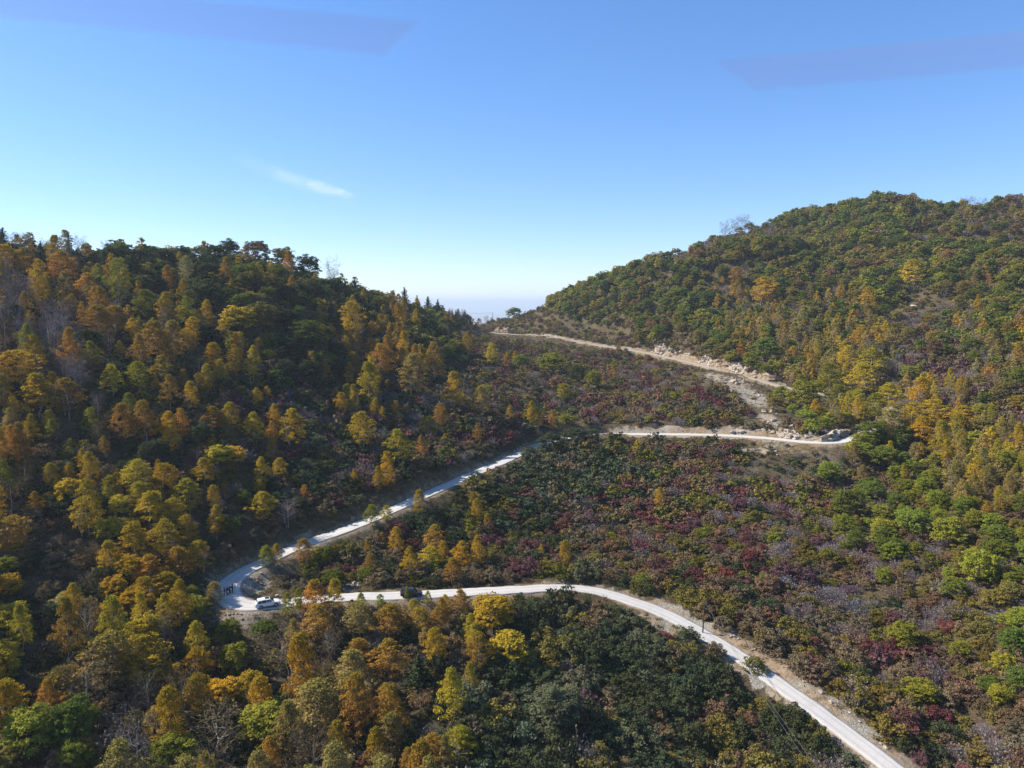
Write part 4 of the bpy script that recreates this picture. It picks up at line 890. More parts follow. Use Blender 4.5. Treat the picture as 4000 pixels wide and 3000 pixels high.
for nm_, kinds_, lab, cat in (('woodland', (O, C_), 'green and olive woods covering the mountainside and the knoll', 'woods'),
                              ('birch_woods', (B, N_), 'tan and golden birch woods filling the slopes and the ravine', 'birch woods'),
                              ('shrubbery', (S, T_), 'mixed brown, olive, red and mauve scrub covering the open slopes', 'scrub')):
    recs = [(it, farkey(it)) for it in rest if it['kind'] in kinds_]
    if recs: stuff_scatter(nm_, recs, sorted({k for _, k in recs}), lab, cat)

# grass tufts on the verges and between the bushes
def tuft():
    r = np.random.default_rng(77); m = 60; c = np.stack([r.normal(0, .5, m), r.normal(0, .5, m), np.zeros(m)], 1)
    d = unit(np.stack([r.normal(0, .5, m), r.normal(0, .5, m), np.ones(m)], 1)); e = c + d * r.uniform(.5, 1.0, (m, 1)); s = unit(np.cross(d, r.normal(size=(m, 3)))) * 0.05
    V_ = np.stack([c - s, c + s, e], 1).reshape(-1, 3); t = r.uniform(0, 1, m)
    return mesh_np('tuft', V_, [np.arange(3 * m).reshape(m, 3)], [M_SHRUB], attrs={'tint': ('FACE', t), 'hgt': ('FACE', t)})
VAR['tuft'] = [{'tuft': tuft()}]
c = candidates(84, 560, 2.1); c = c[np.random.default_rng(5).random(len(c)) < np.clip(260 / c[:, 1], 0.25, 1)]
z = hz(c[:, 0], c[:, 1]); dr = look(DR, c[:, 0], c[:, 1]); bk = look(BK, c[:, 0], c[:, 1])
ok = visible(c[:, 0], c[:, 1], z + 1.0) & (dr > 3.2) & ((dr < 14) | (rng.random(len(c)) < 0.35)) & (rng.random(len(c)) > 0.5 * bk)
GC = [(0.30, 0.22, 0.10), (0.20, 0.16, 0.07), (0.12, 0.11, 0.04), (0.16, 0.09, 0.05)]
recs = []
for i in np.where(ok)[0]:
    g_ = GC[rng.integers(4)]; s = rng.uniform(0.45, 1.0)
    recs.append((dict(x=c[i, 0], y=c[i, 1], z=z[i] + 0.1, w=s * 1.3, h=s * 0.8, rot=rng.uniform(0, 6.28), tcol=(*g_, 1)), 'tuft'))
stuff_scatter('grass', recs, ['tuft'], 'dry grass tufts on the verges and between the bushes', 'grass')
print('tufts', len(recs))

# ------------------------------------------------------------------ rocks
def rock_mat(name, tone):
    t = NT(name); n1 = t.noise(1.3, 6, 0.7); n2 = t.noise(6, 4, 0.7)
    c = t.ramp(n1.outputs[0], [(0.3, tuple(v * 0.45 for v in tone)), (0.48, tuple(v * 0.85 for v in tone)), (0.65, tone)]).outputs[0]
    t.bsdf(c, 0.9, spec=0.15, bump=n2.outputs[0], bump_strength=0.8, bump_dist=0.15); return t.m
M_ROCK = rock_mat('pale_rock', (0.46, 0.38, 0.285)); M_ROCK2 = rock_mat('ochre_rock', (0.36, 0.265, 0.175)); M_ROCKG = rock_mat('grey_rock', (0.29, 0.27, 0.235))
def rock_mesh(seed, mat, sub=3, rough=0.28, sq=(1, 1, 0.7)):
    r = np.random.default_rng(seed); bm = bmesh.new(); bmesh.ops.create_icosphere(bm, subdivisions=sub, radius=0.5)
    dirs = unit(r.normal(size=(14, 3))); offs = r.uniform(0.30, 0.48, 14)
    for v in bm.verts:
        p = np.array(v.co)
        for d, o in zip(dirs, offs):
            k = p @ d
            if k > o: p = p - d * (k - o) * 0.92
        p = p * (1 + rough * 0.35 * (r.random() - 0.5)); v.co = Vector(p * np.array(sq))
    me = bpy.data.meshes.new('rock'); bm.to_mesh(me); bm.free(); me.materials.append(mat); return me
ROCKS = [rock_mesh(700 + k, (M_ROCK, M_ROCK2, M_ROCKG)[k % 3]) for k in range(9)]
def cliff_mesh(seed, mat):
    """a broken rock wall 1 wide, 1 high, with stepped blocks and a solid back"""
    r = np.random.default_rng(seed); nx_, nz_ = 46, 22
    cx_ = r.uniform(-0.55, 0.55, 46); cz_ = r.uniform(-0.05, 1.05, 46); off_ = r.uniform(0, 0.42, 46); tl = r.normal(0, 0.5, (46, 2))
    top_ = 0.5 + 0.5 * r.uniform(0.55, 1.0, nx_ + 1) * np.abs(np.sin(np.linspace(0.3, 2.9, nx_ + 1))) * r.uniform(0.8, 1.0, nx_ + 1)
    V_, F_ = [], []
    for a in range(nz_ + 1):
        for b in range(nx_ + 1):
            x = b / nx_ - 0.5; z = a / nz_ * top_[b]
            d_ = (x - cx_) ** 2 * 2.5 + (z - cz_) ** 2; k = d_.argmin()
            y = 0.38 * z - off_[k] + tl[k, 0] * (x - cx_[k]) + tl[k, 1] * (z - cz_[k]) + r.normal(0, 0.012)
            y += 0.9 * max(0, abs(x) - 0.38) / 0.12 * 0.5
            V_.append((x + r.normal(0, 0.004), y, z - 0.15))
    N0 = len(V_); V_ += [(x, 1.1, min(z, 0.1) - 0.1) for (x, y, z) in V_]
    w_ = nx_ + 1
    for a in range(nz_):
        for b in range(nx_):
            i0 = a * w_ + b; F_.append((i0, i0 + 1, i0 + 1 + w_, i0 + w_)); F_.append((N0 + i0 + w_, N0 + i0 + 1 + w_, N0 + i0 + 1, N0 + i0))
    for b in range(nx_):
        F_.append((b + 1, b, N0 + b, N0 + b + 1)); t0 = nz_ * w_ + b; F_.append((t0, t0 + 1, N0 + t0 + 1, N0 + t0))
    for a in range(nz_):
        l0 = a * w_; F_.append((l0, l0 + w_, N0 + l0 + w_, N0 + l0)); r0 = a * w_ + nx_; F_.append((r0 + w_, r0, N0 + r0, N0 + r0 + w_))
    me = bpy.data.meshes.new('rock_wall'); me.from_pydata(V_, [], F_); me.materials.append(mat); me.update(); return me
CLIFF = [cliff_mesh(750 + k, (M_ROCK, M_ROCK2)[k % 2]) for k in range(4)]
RN = ['pale', 'ochre', 'grey']
rocks = []
def put_rock(px, py, size, mi=None, up=0.15, exact=False):
    X, Y, Z, ok = hit(np.array([float(px)]), np.array([float(py)]))
    if not ok[0]: return
    if look(DR, X, Y)[0] < 3.1 and not exact: return
    mi = int(rng.integers(9)) if mi is None else mi
    rocks.append(dict(x=X[0], y=Y[0], z=Z[0] + size * up, s=size, m=mi, px=px, py=py))
for px, py, s, m in [(1083, 2331, 0.9, 0), (1095, 2333, 0.6, 3), (942, 2336, 0.7, 2), (934, 2338, 0.7, 8), (1393, 2293, 1.1, 0), (1383, 2282, 0.9, 3), (1400, 2282, 0.6, 0), (2864, 1497, 3.2, 0), (2877, 1500, 2.0, 4), (2858, 1532, 1.6, 3),
                     (2945, 1536, 1.4, 0), (2965, 1548, 1.5, 6), (2980, 1548, 1.0, 3), (2989, 1607, 1.8, 3), (2985, 1613, 2.2, 0), (3015, 1612, 1.8, 6), (3022, 1647, 2.2, 0), (3002, 1652, 1.6, 3), (3008, 1660, 1.3, 6), (2988, 1776, 2.4, 1),
                     (3835, 965, 7.0, 0), (3845, 985, 6.0, 3), (3855, 1000, 4.0, 6), (3570, 1200, 3.0, 0), (3690, 1245, 3.5, 3), (3660, 1268, 2.5, 0), (3960, 1145, 4, 0), (3925, 1055, 4, 6), (2835, 895, 5.0, 3), (2845, 890, 4, 4),
                     (3205, 2713, 0.9, 0), (3180, 2716, 0.6, 1), (3162, 2708, 0.5, 4), (3458, 2930, 0.7, 0), (3440, 2920, 0.6, 3), (2871, 2585, 0.7, 0), (2975, 2583, 0.6, 4), (2778, 2482, 0.8, 1), (1595, 1865, 1.6, 6), (1600, 1875, 1.2, 3), (1965, 1290, 3, 0), (1985, 1286, 3, 3), (1955, 1292, 2, 6), (2050, 1300, 2.5, 4), (2080, 1302, 2.0, 6), (2120, 1306, 2.2, 1)]:
    put_rock(px, py, s, m)
for (cx, cy, rx, ry, cnt_, s0, s1) in [(2950, 1560, 110, 60, 28, 0.4, 1.2), (2860, 1490, 70, 25, 16, 0.5, 1.5), (3000, 1640, 60, 40, 12, 0.6, 1.4), (2950, 1760, 200, 22, 22, 0.5, 1.2), (1000, 2290, 55, 40, 22, 0.3, 0.8), (940, 2410, 90, 20, 20, 0.25, 0.6), (1370, 2295, 45, 14, 12, 0.3, 0.8)]:
    for _ in range(cnt_):
        put_rock(cx + rng.normal(0, rx * 0.55), cy + rng.normal(0, ry * 0.55), rng.uniform(s0, s1))
# blocks along the banks
for px, base, s0, s1, cnt_ in [((2560, 3060), 'up', 0.6, 1.8, 34), ((2860, 3290), 'mid', 0.9, 2.2, 40), ((2780, 3480), 'low', 0.3, 0.7, 40)]:
    for _ in range(cnt_):
        x_ = rng.uniform(*px)
        if base == 'up': y_ = np.interp(x_, [2560, 3060], [1378, 1500]) - rng.uniform(4, 30)
        elif base == 'mid': y_ = np.interp(x_, [2860, 3290], [1695, 1705]) - rng.uniform(0, 42) * np.interp(x_, [2860, 3290], [0.5, 1])
        else: y_ = np.interp(x_, [2780, 3480], [2445, 2915]) - rng.uniform(0, 30)
        put_rock(x_, y_, rng.uniform(s0, s1))
RPL = [((2560, 3080), (1340, 1500), 'in the rock cutting above the dirt road'), ((2750, 3100), (1470, 1670), 'on the pale scree between the roads'), ((2700, 3330), (1630, 1722), 'in the rocky bank of the middle road'),
       ((2600, 3400), (1722, 1850), 'just below the edge of the middle road'), ((900, 1200), (2220, 2345), 'on the dirt bank inside the hairpin'), ((800, 1200), (2345, 2480), 'on the stony edge under the white car'),
       ((1300, 1450), (2240, 2330), 'beside the lower road, by its dark bank'), ((2700, 3600), (2400, 3000), 'on the earth bank of the lower road'), ((3500, 4000), (900, 1300), 'high on the mountainside'), ((1900, 2200), (1250, 1330), 'beside the saddle road'), ((0, 4000), (0, 3000), 'standing out of the scrub')]
bk_ = {}
for r_ in rocks:
    for i, (a, b, ph) in enumerate(RPL):
        if a[0] <= r_['px'] <= a[1] and b[0] <= r_['py'] <= b[1]: r_['pl'] = i; break
    r_['size'] = 'large' if r_['s'] > 1.6 else 'small' if r_['s'] < 0.7 else 'medium-sized'
    bk_.setdefault((RN[r_['m'] % 3], r_['size'], r_['pl']), []).append(r_)
for (tn, sz, pl), L in bk_.items():
    L.sort(key=lambda t: t['px'])
    for q, r_ in enumerate(L):
        lab = f'{sz} {tn} rock {RPL[pl][2]}'
        if len(L) > 1: lab = lab.replace('medium-sized ', 'mid-sized ') + ', ' + ('leftmost' if q == 0 else 'rightmost' if q == len(L) - 1 else (ORD[q] if q < 20 else f'number {q + 1}') + ' from left')
        o = link('rock', ROCKS[r_['m']], label=lab, category='rock', group='rocks on the banks, scree and slopes')
        o.location = (r_['x'], r_['y'], r_['z']); o.rotation_euler = (rng.uniform(-.4, .4), rng.uniform(-.4, .4), rng.uniform(0, 6.28)); o.scale = (r_['s'] * rng.uniform(.9, 1.5), r_['s'], r_['s'] * rng.uniform(.8, 1.2))
print('rocks', len(rocks))
# rock faces set into the banks
for k, (px, py, sx, sy, sz_, lab) in enumerate([(2598, 1366, 13, 7, 8, 'pale rock face at the far start of the cutting'), (2640, 1378, 9, 5, 5, 'low rock face next to the far start of the cutting'), (2790, 1408, 12, 5, 6, 'whitish rock face in the middle of the cutting'),
        (2850, 1422, 13, 5, 6.5, 'tall cracked rock face of the cutting, beside the whitish one'), (2915, 1440, 13, 5, 6, 'pale rock face nearest the ochre soil of the cutting'), (3000, 1468, 15, 5, 5, 'ochre rock face at the near end of the cutting'),
        (3195, 1690, 14, 4, 4, 'pale ribbed rock face above the middle road bend'), (3250, 1690, 9, 3.5, 3.2, 'dark shaded rock face at the middle road bend'), (3120, 1682, 11, 4, 3.6, 'stepped rock face of the middle road bank'), (2015, 1290, 16, 7, 6, 'grey rock face beside the saddle road')]):
    X, Y, Z, ok = hit(np.array([float(px)]), np.array([float(py)]))
    i = int(np.argmin((full[:, 0] - X[0]) ** 2 + (full[:, 1] - Y[0]) ** 2)); tg = full[min(i + 3, len(full) - 1)] - full[max(i - 3, 0)]
    o = link('rock_outcrop', CLIFF[k % 4], label=lab, category='rock outcrop', group='rock faces in the road banks')
    nrm_ = np.array([-tg[1], tg[0]]) / np.hypot(tg[0], tg[1]); side = np.sign(np.dot([X[0] - full[i, 0], Y[0] - full[i, 1]], nrm_)) or 1
    off = 2.9 + 0.1 * sy; p = full[i, :2] + nrm_ * side * off
    o.location = (p[0], p[1], full[i, 2] - 0.1); o.rotation_euler = (0, 0, math.atan2(tg[1], tg[0]) + (0 if side > 0 else math.pi)); o.scale = (sx * 1.2, sy, sz_ * 1.05)

# ------------------------------------------------------------------ vehicles
def loft(stations, closed_ends=True):
    """stations: list of rings (lists of 3D points of equal length)"""
    k = len(stations[0]); V_ = [p for r_ in stations for p in r_]; F_ = []
    for a in range(len(stations) - 1):
        for b in range(k):
            c2 = (b + 1) % k; F_.append((a * k + b, a * k + c2, (a + 1) * k + c2, (a + 1) * k + b))
    if closed_ends: F_.append(tuple(range(k - 1, -1, -1))); F_.append(tuple((len(stations) - 1) * k + b for b in range(k)))
    return V_, F_
def pmesh(name, V_, F_, mat, parent=None, smooth_=False, bevel=0.0, sub=0, **pr):
    me = bpy.data.meshes.new(name); me.from_pydata([tuple(map(float, v)) for v in V_], [], [tuple(f) for f in F_]); me.materials.append(mat)
    bm = bmesh.new(); bm.from_mesh(me); bmesh.ops.recalc_face_normals(bm, faces=bm.faces); bm.to_mesh(me); bm.free()
    if smooth_: me.polygons.foreach_set('use_smooth', np.ones(len(me.polygons), bool))
    o = link(name, me, parent, **pr)
    if bevel: m = o.modifiers.new('b', 'BEVEL'); m.width = bevel; m.segments = 2; m.limit_method = 'ANGLE'
    if sub: m = o.modifiers.new('s', 'SUBSURF'); m.levels = sub; m.render_levels = sub
    return o
def boxv(cx, cy, cz, sx, sy, sz):
    V_ = [(cx + a * sx / 2, cy + b * sy / 2, cz + c_ * sz / 2) for a in (-1, 1) for b in (-1, 1) for c_ in (-1, 1)]
    return V_, [(0, 1, 3, 2), (4, 6, 7, 5), (0, 4, 5, 1), (2, 3, 7, 6), (0, 2, 6, 4), (1, 5, 7, 3)]
M_GLASS = plain('dark_glass', (0.015, 0.018, 0.022), 0.08, 0, 0.9, amount=0.05)
M_RUB = plain('tyre_rubber', (0.02, 0.02, 0.02), 0.85); M_RIM = plain('alloy', (0.45, 0.45, 0.46), 0.35, 0.9)
M_TRIM = plain('black_trim', (0.02, 0.02, 0.022), 0.6); M_REDL = plain('red_lens', (0.25, 0.01, 0.01), 0.2); M_CLR = plain('clear_lens', (0.7, 0.7, 0.7), 0.15)
def make_car(i, off, reverse, paint, label, L=4.75, Wd=1.86, Hc=1.68, heading=None):
    P0 = full[i]; tg = full[min(i + 4, len(full) - 1)] - full[i - 4]
    if reverse: tg = -tg
    an = math.atan2(tg[1], tg[0]) if heading is None else heading
    pitch_ = -math.atan2(tg[2], np.hypot(tg[0], tg[1])) if heading is None else 0
    nrm_ = np.array([-math.sin(an), math.cos(an)])
    root = empty('car', (P0[0] + nrm_[0] * off, P0[1] + nrm_[1] * off, P0[2] + 0.135), an, label=label, category='car')
    root.rotation_euler = (0, pitch_, an)
    h2 = Wd / 2
    # body below the windows; front is +x
    prof = [(-L / 2, 0.50, 0.95, 0.86), (-L / 2 + 0.10, 0.34, 1.04, 0.93), (-L / 2 + 0.5, 0.26, 1.08, 0.985), (-0.9, 0.24, 1.06, 1.0), (0.3, 0.24, 1.02, 1.0), (1.0, 0.24, 1.0, 1.0), (1.55, 0.26, 0.97, 0.985), (L / 2 - 0.28, 0.30, 0.86, 0.93), (L / 2 - 0.06, 0.36, 0.74, 0.84), (L / 2, 0.44, 0.62, 0.76)]
    st = []
    for x, zb, zt, wf in prof:
        w = h2 * wf; zm = (zb + zt) / 2
        st.append([(x, -w * 0.9, zb), (x, -w, zb + 0.12), (x, -w, zm), (x, -w * 0.965, zt - 0.06), (x, -w * 0.88, zt), (x, -w * 0.4, zt + 0.03), (x, w * 0.4, zt + 0.03), (x, w * 0.88, zt), (x, w * 0.965, zt - 0.06), (x, w, zm), (x, w, zb + 0.12), (x, w * 0.9, zb)])
    V_, F_ = loft(st); pmesh('body', V_, F_, paint, root, True, bevel=0.02)
    # cabin: pillars and roof
    xb0, xb1, xf0, xf1 = -L / 2 + 0.12, -L / 2 + 0.52, 0.38, 1.18       # tailgate foot, roof rear, roof front, windscreen foot
    z0, z1 = 1.02, Hc
    def ring(x, zt, ww): return [(x, -h2 * 0.93, z0 - 0.04), (x, -h2 * ww, zt), (x, -h2 * ww * 0.8, zt + 0.05), (x, h2 * ww * 0.8, zt + 0.05), (x, h2 * ww, zt), (x, h2 * 0.93, z0 - 0.04)]
    st = [ring(xb0, z0, 0.92), ring(xb1, z1 - 0.07, 0.76), ring(-0.8, z1 - 0.02, 0.78), ring(xf0, z1 - 0.05, 0.76), ring(xf1, z0 - 0.02, 0.9)]
    V_, F_ = loft(st); pmesh('cabin', V_, F_, paint, root, False, bevel=0.03)
    e = 0.018
    for s in (-1, 1):      # side windows, three to a side, a little proud of the cabin
        def yy(z): return s * (h2 * (0.93 + (0.77 - 0.93) * (z - z0 + 0.04) / (z1 - 0.05 - z0 + 0.04)) + e)
        for (a0, a1, b0, b1) in ((-1.95, -1.30, -1.72, -1.28), (-1.24, -0.32, -1.22, -0.32), (-0.25, 0.95, -0.25, 0.42)):
            zt, zb = z1 - 0.14, z0 + 0.05
            q = [(a0, yy(zb), zb), (a1, yy(zb), zb), (b1, yy(zt), zt), (b0, yy(zt), zt)]
            q2 = [(x, y - s * 0.03, z) for x, y, z in q]
            pmesh('side_window', q + q2, [(0, 1, 2, 3), (7, 6, 5, 4), (0, 4, 5, 1), (1, 5, 6, 2), (2, 6, 7, 3), (3, 7, 4, 0)], M_GLASS, root)
    def slab(name, pts4, nx_, nz_, mat):
        q = [(x + nx_ * 0.02, y, z + nz_ * 0.02) for x, y, z in pts4]; q2 = [(x - nx_ * 0.02, y, z - nz_ * 0.02) for x, y, z in pts4]
        pmesh(name, q + q2, [(0, 1, 2, 3), (7, 6, 5, 4), (0, 4, 5, 1), (1, 5, 6, 2), (2, 6, 7, 3), (3, 7, 4, 0)], mat, root)
    slab('windscreen', [(xf1 - 0.08, -h2 * 0.80, z0 + 0.08), (xf1 - 0.08, h2 * 0.80, z0 + 0.08), (xf0 + 0.07, h2 * 0.68, z1 - 0.05), (xf0 + 0.07, -h2 * 0.68, z1 - 0.05)], 0.7, 0.7, M_GLASS)
    slab('rear_window', [(xb0 + 0.10, -h2 * 0.76, z0 + 0.15), (xb0 + 0.10, h2 * 0.76, z0 + 0.15), (xb1 - 0.06, h2 * 0.66, z1 - 0.12), (xb1 - 0.06, -h2 * 0.66, z1 - 0.12)], -0.85, 0.5, M_GLASS)
    V_, F_ = boxv(-0.12, 0, z1 + 0.035, 0.78, 0.86, 0.03); pmesh('sunroof', V_, F_, M_GLASS, root, bevel=0.01)
    for s in (-1, 1):
        V_, F_ = tube([(-1.75, s * h2 * 0.70, z1 + 0.0), (-1.6, s * h2 * 0.70, z1 + 0.08), (0.0, s * h2 * 0.70, z1 + 0.09), (0.3, s * h2 * 0.70, z1 + 0.0)], [0.022] * 4, 6); pmesh('roof_rail', V_, F_, M_TRIM if paint.name != 'white_paint' else M_RIM, root)
        V_, F_ = boxv(0.86, s * (h2 + 0.10), 1.12, 0.16, 0.22, 0.15); pmesh('wing_mirror', V_, F_, paint, root, bevel=0.04)
        V_, F_ = boxv(-L / 2 + 0.08, s * h2 * 0.80, 0.93, 0.16, 0.26, 0.18); pmesh('tail_light', V_, F_, M_REDL, root, bevel=0.03)
        V_, F_ = boxv(L / 2 - 0.20, s * h2 * 0.72, 0.70, 0.30, 0.30, 0.14); pmesh('headlight', V_, F_, M_CLR, root, bevel=0.03)
        V_, F_ = boxv(0, s * (h2 * 1.0), 0.31, L * 0.58, 0.05, 0.14); pmesh('side_skirt', V_, F_, M_TRIM, root, bevel=0.015)
        for x in (-1.38, 1.42):
            wa = empty('wheel'); wa.parent = root; wa.location = (x, s * (h2 - 0.10), 0.35); wa.rotation_euler = (math.pi / 2, 0, 0)
            for nm_, rr_, ww_, mt in (('tyre', 0.35, 0.24, M_RUB), ('rim', 0.23, 0.26, M_RIM)):
                bm = bmesh.new(); bmesh.ops.create_cone(bm, cap_ends=True, segments=24, radius1=rr_, radius2=rr_, depth=ww_)
                me = bpy.data.meshes.new(nm_); bm.to_mesh(me); bm.free(); me.materials.append(mt); link(nm_, me, wa)
            bm = bmesh.new(); bmesh.ops.create_cone(bm, cap_ends=True, segments=24, radius1=0.40, radius2=0.40, depth=0.205)
            me = bpy.data.meshes.new('wheel_arch'); bm.to_mesh(me); bm.free(); me.materials.append(M_TRIM)
            o = link('wheel_arch', me, root); o.location = (x, s * (h2 - 0.095), 0.37); o.rotation_euler = (math.pi / 2, 0, 0)
    V_, F_ = boxv(-L / 2 + 0.02, 0, 0.48, 0.12, Wd * 0.8, 0.2); pmesh('rear_bumper', V_, F_, M_TRIM, root, bevel=0.03)
    V_, F_ = boxv(L / 2 - 0.03, 0, 0.52, 0.08, Wd * 0.5, 0.18); pmesh('grille', V_, F_, M_TRIM, root, bevel=0.02)
    return root
M_WHITE = plain('white_paint', (0.82, 0.82, 0.82), 0.25, 0, 0.6, amount=0.04); M_BLACK = plain('black_paint', (0.018, 0.018, 0.02), 0.2, 0, 0.7, amount=0.1)
suv_i = roadpoint(1052, 2368)
make_car(suv_i, -0.7, True, M_WHITE, 'white estate car with roof rails parked at the hairpin bend', heading=math.radians(27))
blk_i = roadpoint(1604, 2334)
make_car(blk_i, -0.7, True, M_BLACK, 'black car on the lower road, half hidden by a small tree', L=4.6)

# ------------------------------------------------------------------ people at the hairpin
def cloth(name, c): return plain(name, c, 0.85, 0, 0.1)
M_SKIN = plain('skin', (0.42, 0.26, 0.18), 0.6); M_HAIR = plain('black_hair', (0.012, 0.01, 0.01), 0.7)
def make_person(px, py, face, top, legs, label, arm=0.0, hold=None, tall=1.72):
    Xr, Yr, Zr = at_z(px, py, full[roadpoint(px, py)][2] + 0.12)
    root = empty('person', (Xr, Yr, Zr), face, label=label, category='person', group='people standing in the hairpin bend')
    s = tall / 1.72
    J = {'pel': (0, 0, 0.95), 'chest': (0, 0, 1.28), 'neck': (0, 0.0, 1.47), 'headb': (0.01, 0, 1.54), 'head': (0.02, 0, 1.63)}
    for sd, sg in (('l', 1), ('r', -1)):
        J['hip' + sd] = (0, 0.10 * sg, 0.90); J['kn' + sd] = (0.02, 0.11 * sg, 0.50); J['an' + sd] = (-0.02, 0.12 * sg, 0.09); J['toe' + sd] = (0.13, 0.14 * sg, 0.04)
        J['sh' + sd] = (0, 0.19 * sg, 1.40); J['el' + sd] = (-0.02 + 0.05 * arm, 0.25 * sg, 1.13); J['wr' + sd] = (0.04 + 0.26 * arm, 0.23 * sg, 0.90 + 0.22 * arm)
        J['palm' + sd] = (0.07 + 0.30 * arm, 0.22 * sg, 0.84 + 0.25 * arm)
        for f in range(4): J['f%d%s' % (f, sd)] = (0.09 + 0.33 * arm, (0.195 + 0.018 * f) * sg, 0.765 + 0.27 * arm + 0.006 * (f % 2))
        J['th' + sd] = (0.12 + 0.32 * arm, 0.19 * sg, 0.82 + 0.25 * arm)
    E = [('pel', 'chest'), ('chest', 'neck'), ('neck', 'headb'), ('headb', 'head')]
    for sd in 'lr':
        E += [('pel', 'hip' + sd), ('hip' + sd, 'kn' + sd), ('kn' + sd, 'an' + sd), ('an' + sd, 'toe' + sd), ('chest', 'sh' + sd), ('sh' + sd, 'el' + sd), ('el' + sd, 'wr' + sd), ('wr' + sd, 'palm' + sd), ('palm' + sd, 'th' + sd)]
        E += [('palm' + sd, 'f%d%s' % (f, sd)) for f in range(4)]
    RAD = {'pel': (.155, .12), 'chest': (.17, .125), 'neck': (.06, .06), 'headb': (.075, .08), 'head': (.09, .10), 'hip': (.095, .095), 'kn': (.065, .065), 'an': (.045, .045), 'toe': (.035, .03), 'sh': (.07, .07), 'el': (.048, .048), 'wr': (.032, .03), 'palm': (.036, .02), 'th': (.011, .011)}
    names = list(J); me = bpy.data.meshes.new('person_body')
    me.from_pydata([tuple(v * s for v in J[k]) for k in names], [(names.index(a), names.index(b)) for a, b in E], [])
    o = link('body', me, root); me.materials.append(M_SKIN)
    sk = o.modifiers.new('skin', 'SKIN'); sk.use_smooth_shade = True
    sv = me.skin_vertices[0].data
    for i, k in enumerate(names):
        key = k if k in RAD else k[:-1]; rr = RAD.get(key, (.009, .009)); sv[i].radius = (rr[0] * s, rr[1] * s); sv[i].use_root = (k == 'pel')
    o.modifiers.new('sub', 'SUBSURF').levels = 1
    def rings(spec, mat, name, oval=0.78):
        st = []
        for (x, y, z, r_) in spec: st.append([(x * s + r_ * oval * math.cos(t) * s, y * s + r_ * math.sin(t) * s, z * s) for t in np.linspace(0, 2 * math.pi, 12, endpoint=False)])
        V_, F_ = loft(st); return V_, F_
    def joinF(L):
        V_, F_ = [], []
        for v, f in L: F_ += [tuple(i + len(V_) for i in q) for q in f]; V_ += list(v)
        return V_, F_
    def lim(a, b, r1, r2):
        v, f = tube([np.array(a) * s, (np.array(a) + np.array(b)) / 2 * s, np.array(b) * s], [r1 * s, (r1 + r2) / 2 * s, r2 * s], 10); return list(v), [tuple(q) for q in f]
    V_, F_ = joinF([rings([(0, 0, 0.84, 0.19), (0, 0, 0.98, 0.19), (0, 0, 1.15, 0.185), (0, 0, 1.35, 0.21), (0, 0, 1.43, 0.19), (0, 0, 1.49, 0.085)], top, 'jacket')] + [lim(J['sh' + d], J['el' + d], 0.088, 0.07) for d in 'lr'] + [lim(J['el' + d], J['wr' + d], 0.07, 0.05) for d in 'lr'])
    pmesh('jacket', V_, F_, top, root, True)
    V_, F_ = joinF([rings([(0, 0, 0.80, 0.165), (0, 0, 0.90, 0.18), (0, 0, 0.97, 0.175)], legs, 'trousers')] + [lim(J['hip' + d], J['kn' + d], 0.105, 0.085) for d in 'lr'] + [lim(J['kn' + d], J['an' + d], 0.083, 0.065) for d in 'lr'])
    pmesh('trousers', V_, F_, legs, root, True)
    V_, F_ = joinF([lim((-0.05, J['an' + d][1], 0.06), J['toe' + d], 0.055, 0.045) for d in 'lr']); pmesh('shoes', V_, F_, M_TRIM, root, True)
    bm = bmesh.new(); bmesh.ops.create_uvsphere(bm, u_segments=14, v_segments=10, radius=0.118 * s)
    bmesh.ops.delete(bm, geom=[v for v in bm.verts if v.co.z < -0.02 * s and v.co.x > -0.02 * s or v.co.z < -0.07 * s], context='VERTS')
    for v in bm.verts: v.co += Vector((0.005 * s, 0, 1.655 * s))
    me = bpy.data.meshes.new('hair'); bm.to_mesh(me); bm.free(); me.materials.append(M_HAIR); link('hair', me, root)
    f_ = []
    for (x, y, z, r_, m_) in ((0.105, 0.032, 1.64, 0.012, M_HAIR), (0.105, -0.032, 1.64, 0.012, M_HAIR), (0.118, 0, 1.615, 0.015, M_SKIN), (0.102, 0, 1.575, 0.016, M_REDL)):
        bm = bmesh.new(); bmesh.ops.create_uvsphere(bm, u_segments=8, v_segments=6, radius=r_ * s)
        for v in bm.verts: v.co += Vector((x * s, y * s, z * s))
        me = bpy.data.meshes.new('face'); bm.to_mesh(me); bm.free(); me.materials.append(m_); f_.append(me)
    for me, nm_ in zip(f_, ('eye', 'eye', 'nose', 'mouth')): link(nm_, me, root)
    if hold:
        hp_ = Vector((J['palml'][0] * s + 0.03, J['palml'][1] * s, J['palml'][2] * s - 0.10)); hp_.rotate(Matrix.Rotation(face, 3, 'Z'))
        V_, F_ = loft([[(-.10, -.07, -.16), (.10, -.07, -.16), (.10, .07, -.16), (-.10, .07, -.16)], [(-.12, -.08, -.02), (.12, -.08, -.02), (.12, .08, -.02), (-.12, .08, -.02)], [(-.09, -.04, .09), (.09, -.04, .09), (.09, .04, .09), (-.09, .04, .09)], [(-.02, -.015, .15), (.02, -.015, .15), (.02, .015, .15), (-.02, .015, .15)]])
        b = pmesh('bag', V_, F_, M_BAG, None, True, bevel=0.01, label=hold, category='bag'); b.location = Vector((Xr, Yr, Zr)) + hp_; b.rotation_euler = (0, 0, face)
    return root
M_BAG = plain('white_plastic', (0.8, 0.8, 0.8), 0.5)
D1, D2, D3 = cloth('black_cloth', (0.012, 0.012, 0.015)), cloth('navy_cloth', (0.015, 0.02, 0.04)), cloth('charcoal_cloth', (0.03, 0.03, 0.032))
make_person(877, 2325, math.radians(20), D1, D2, 'person in black at the outer end of the group, by the orange tree', 0.3, tall=1.70)
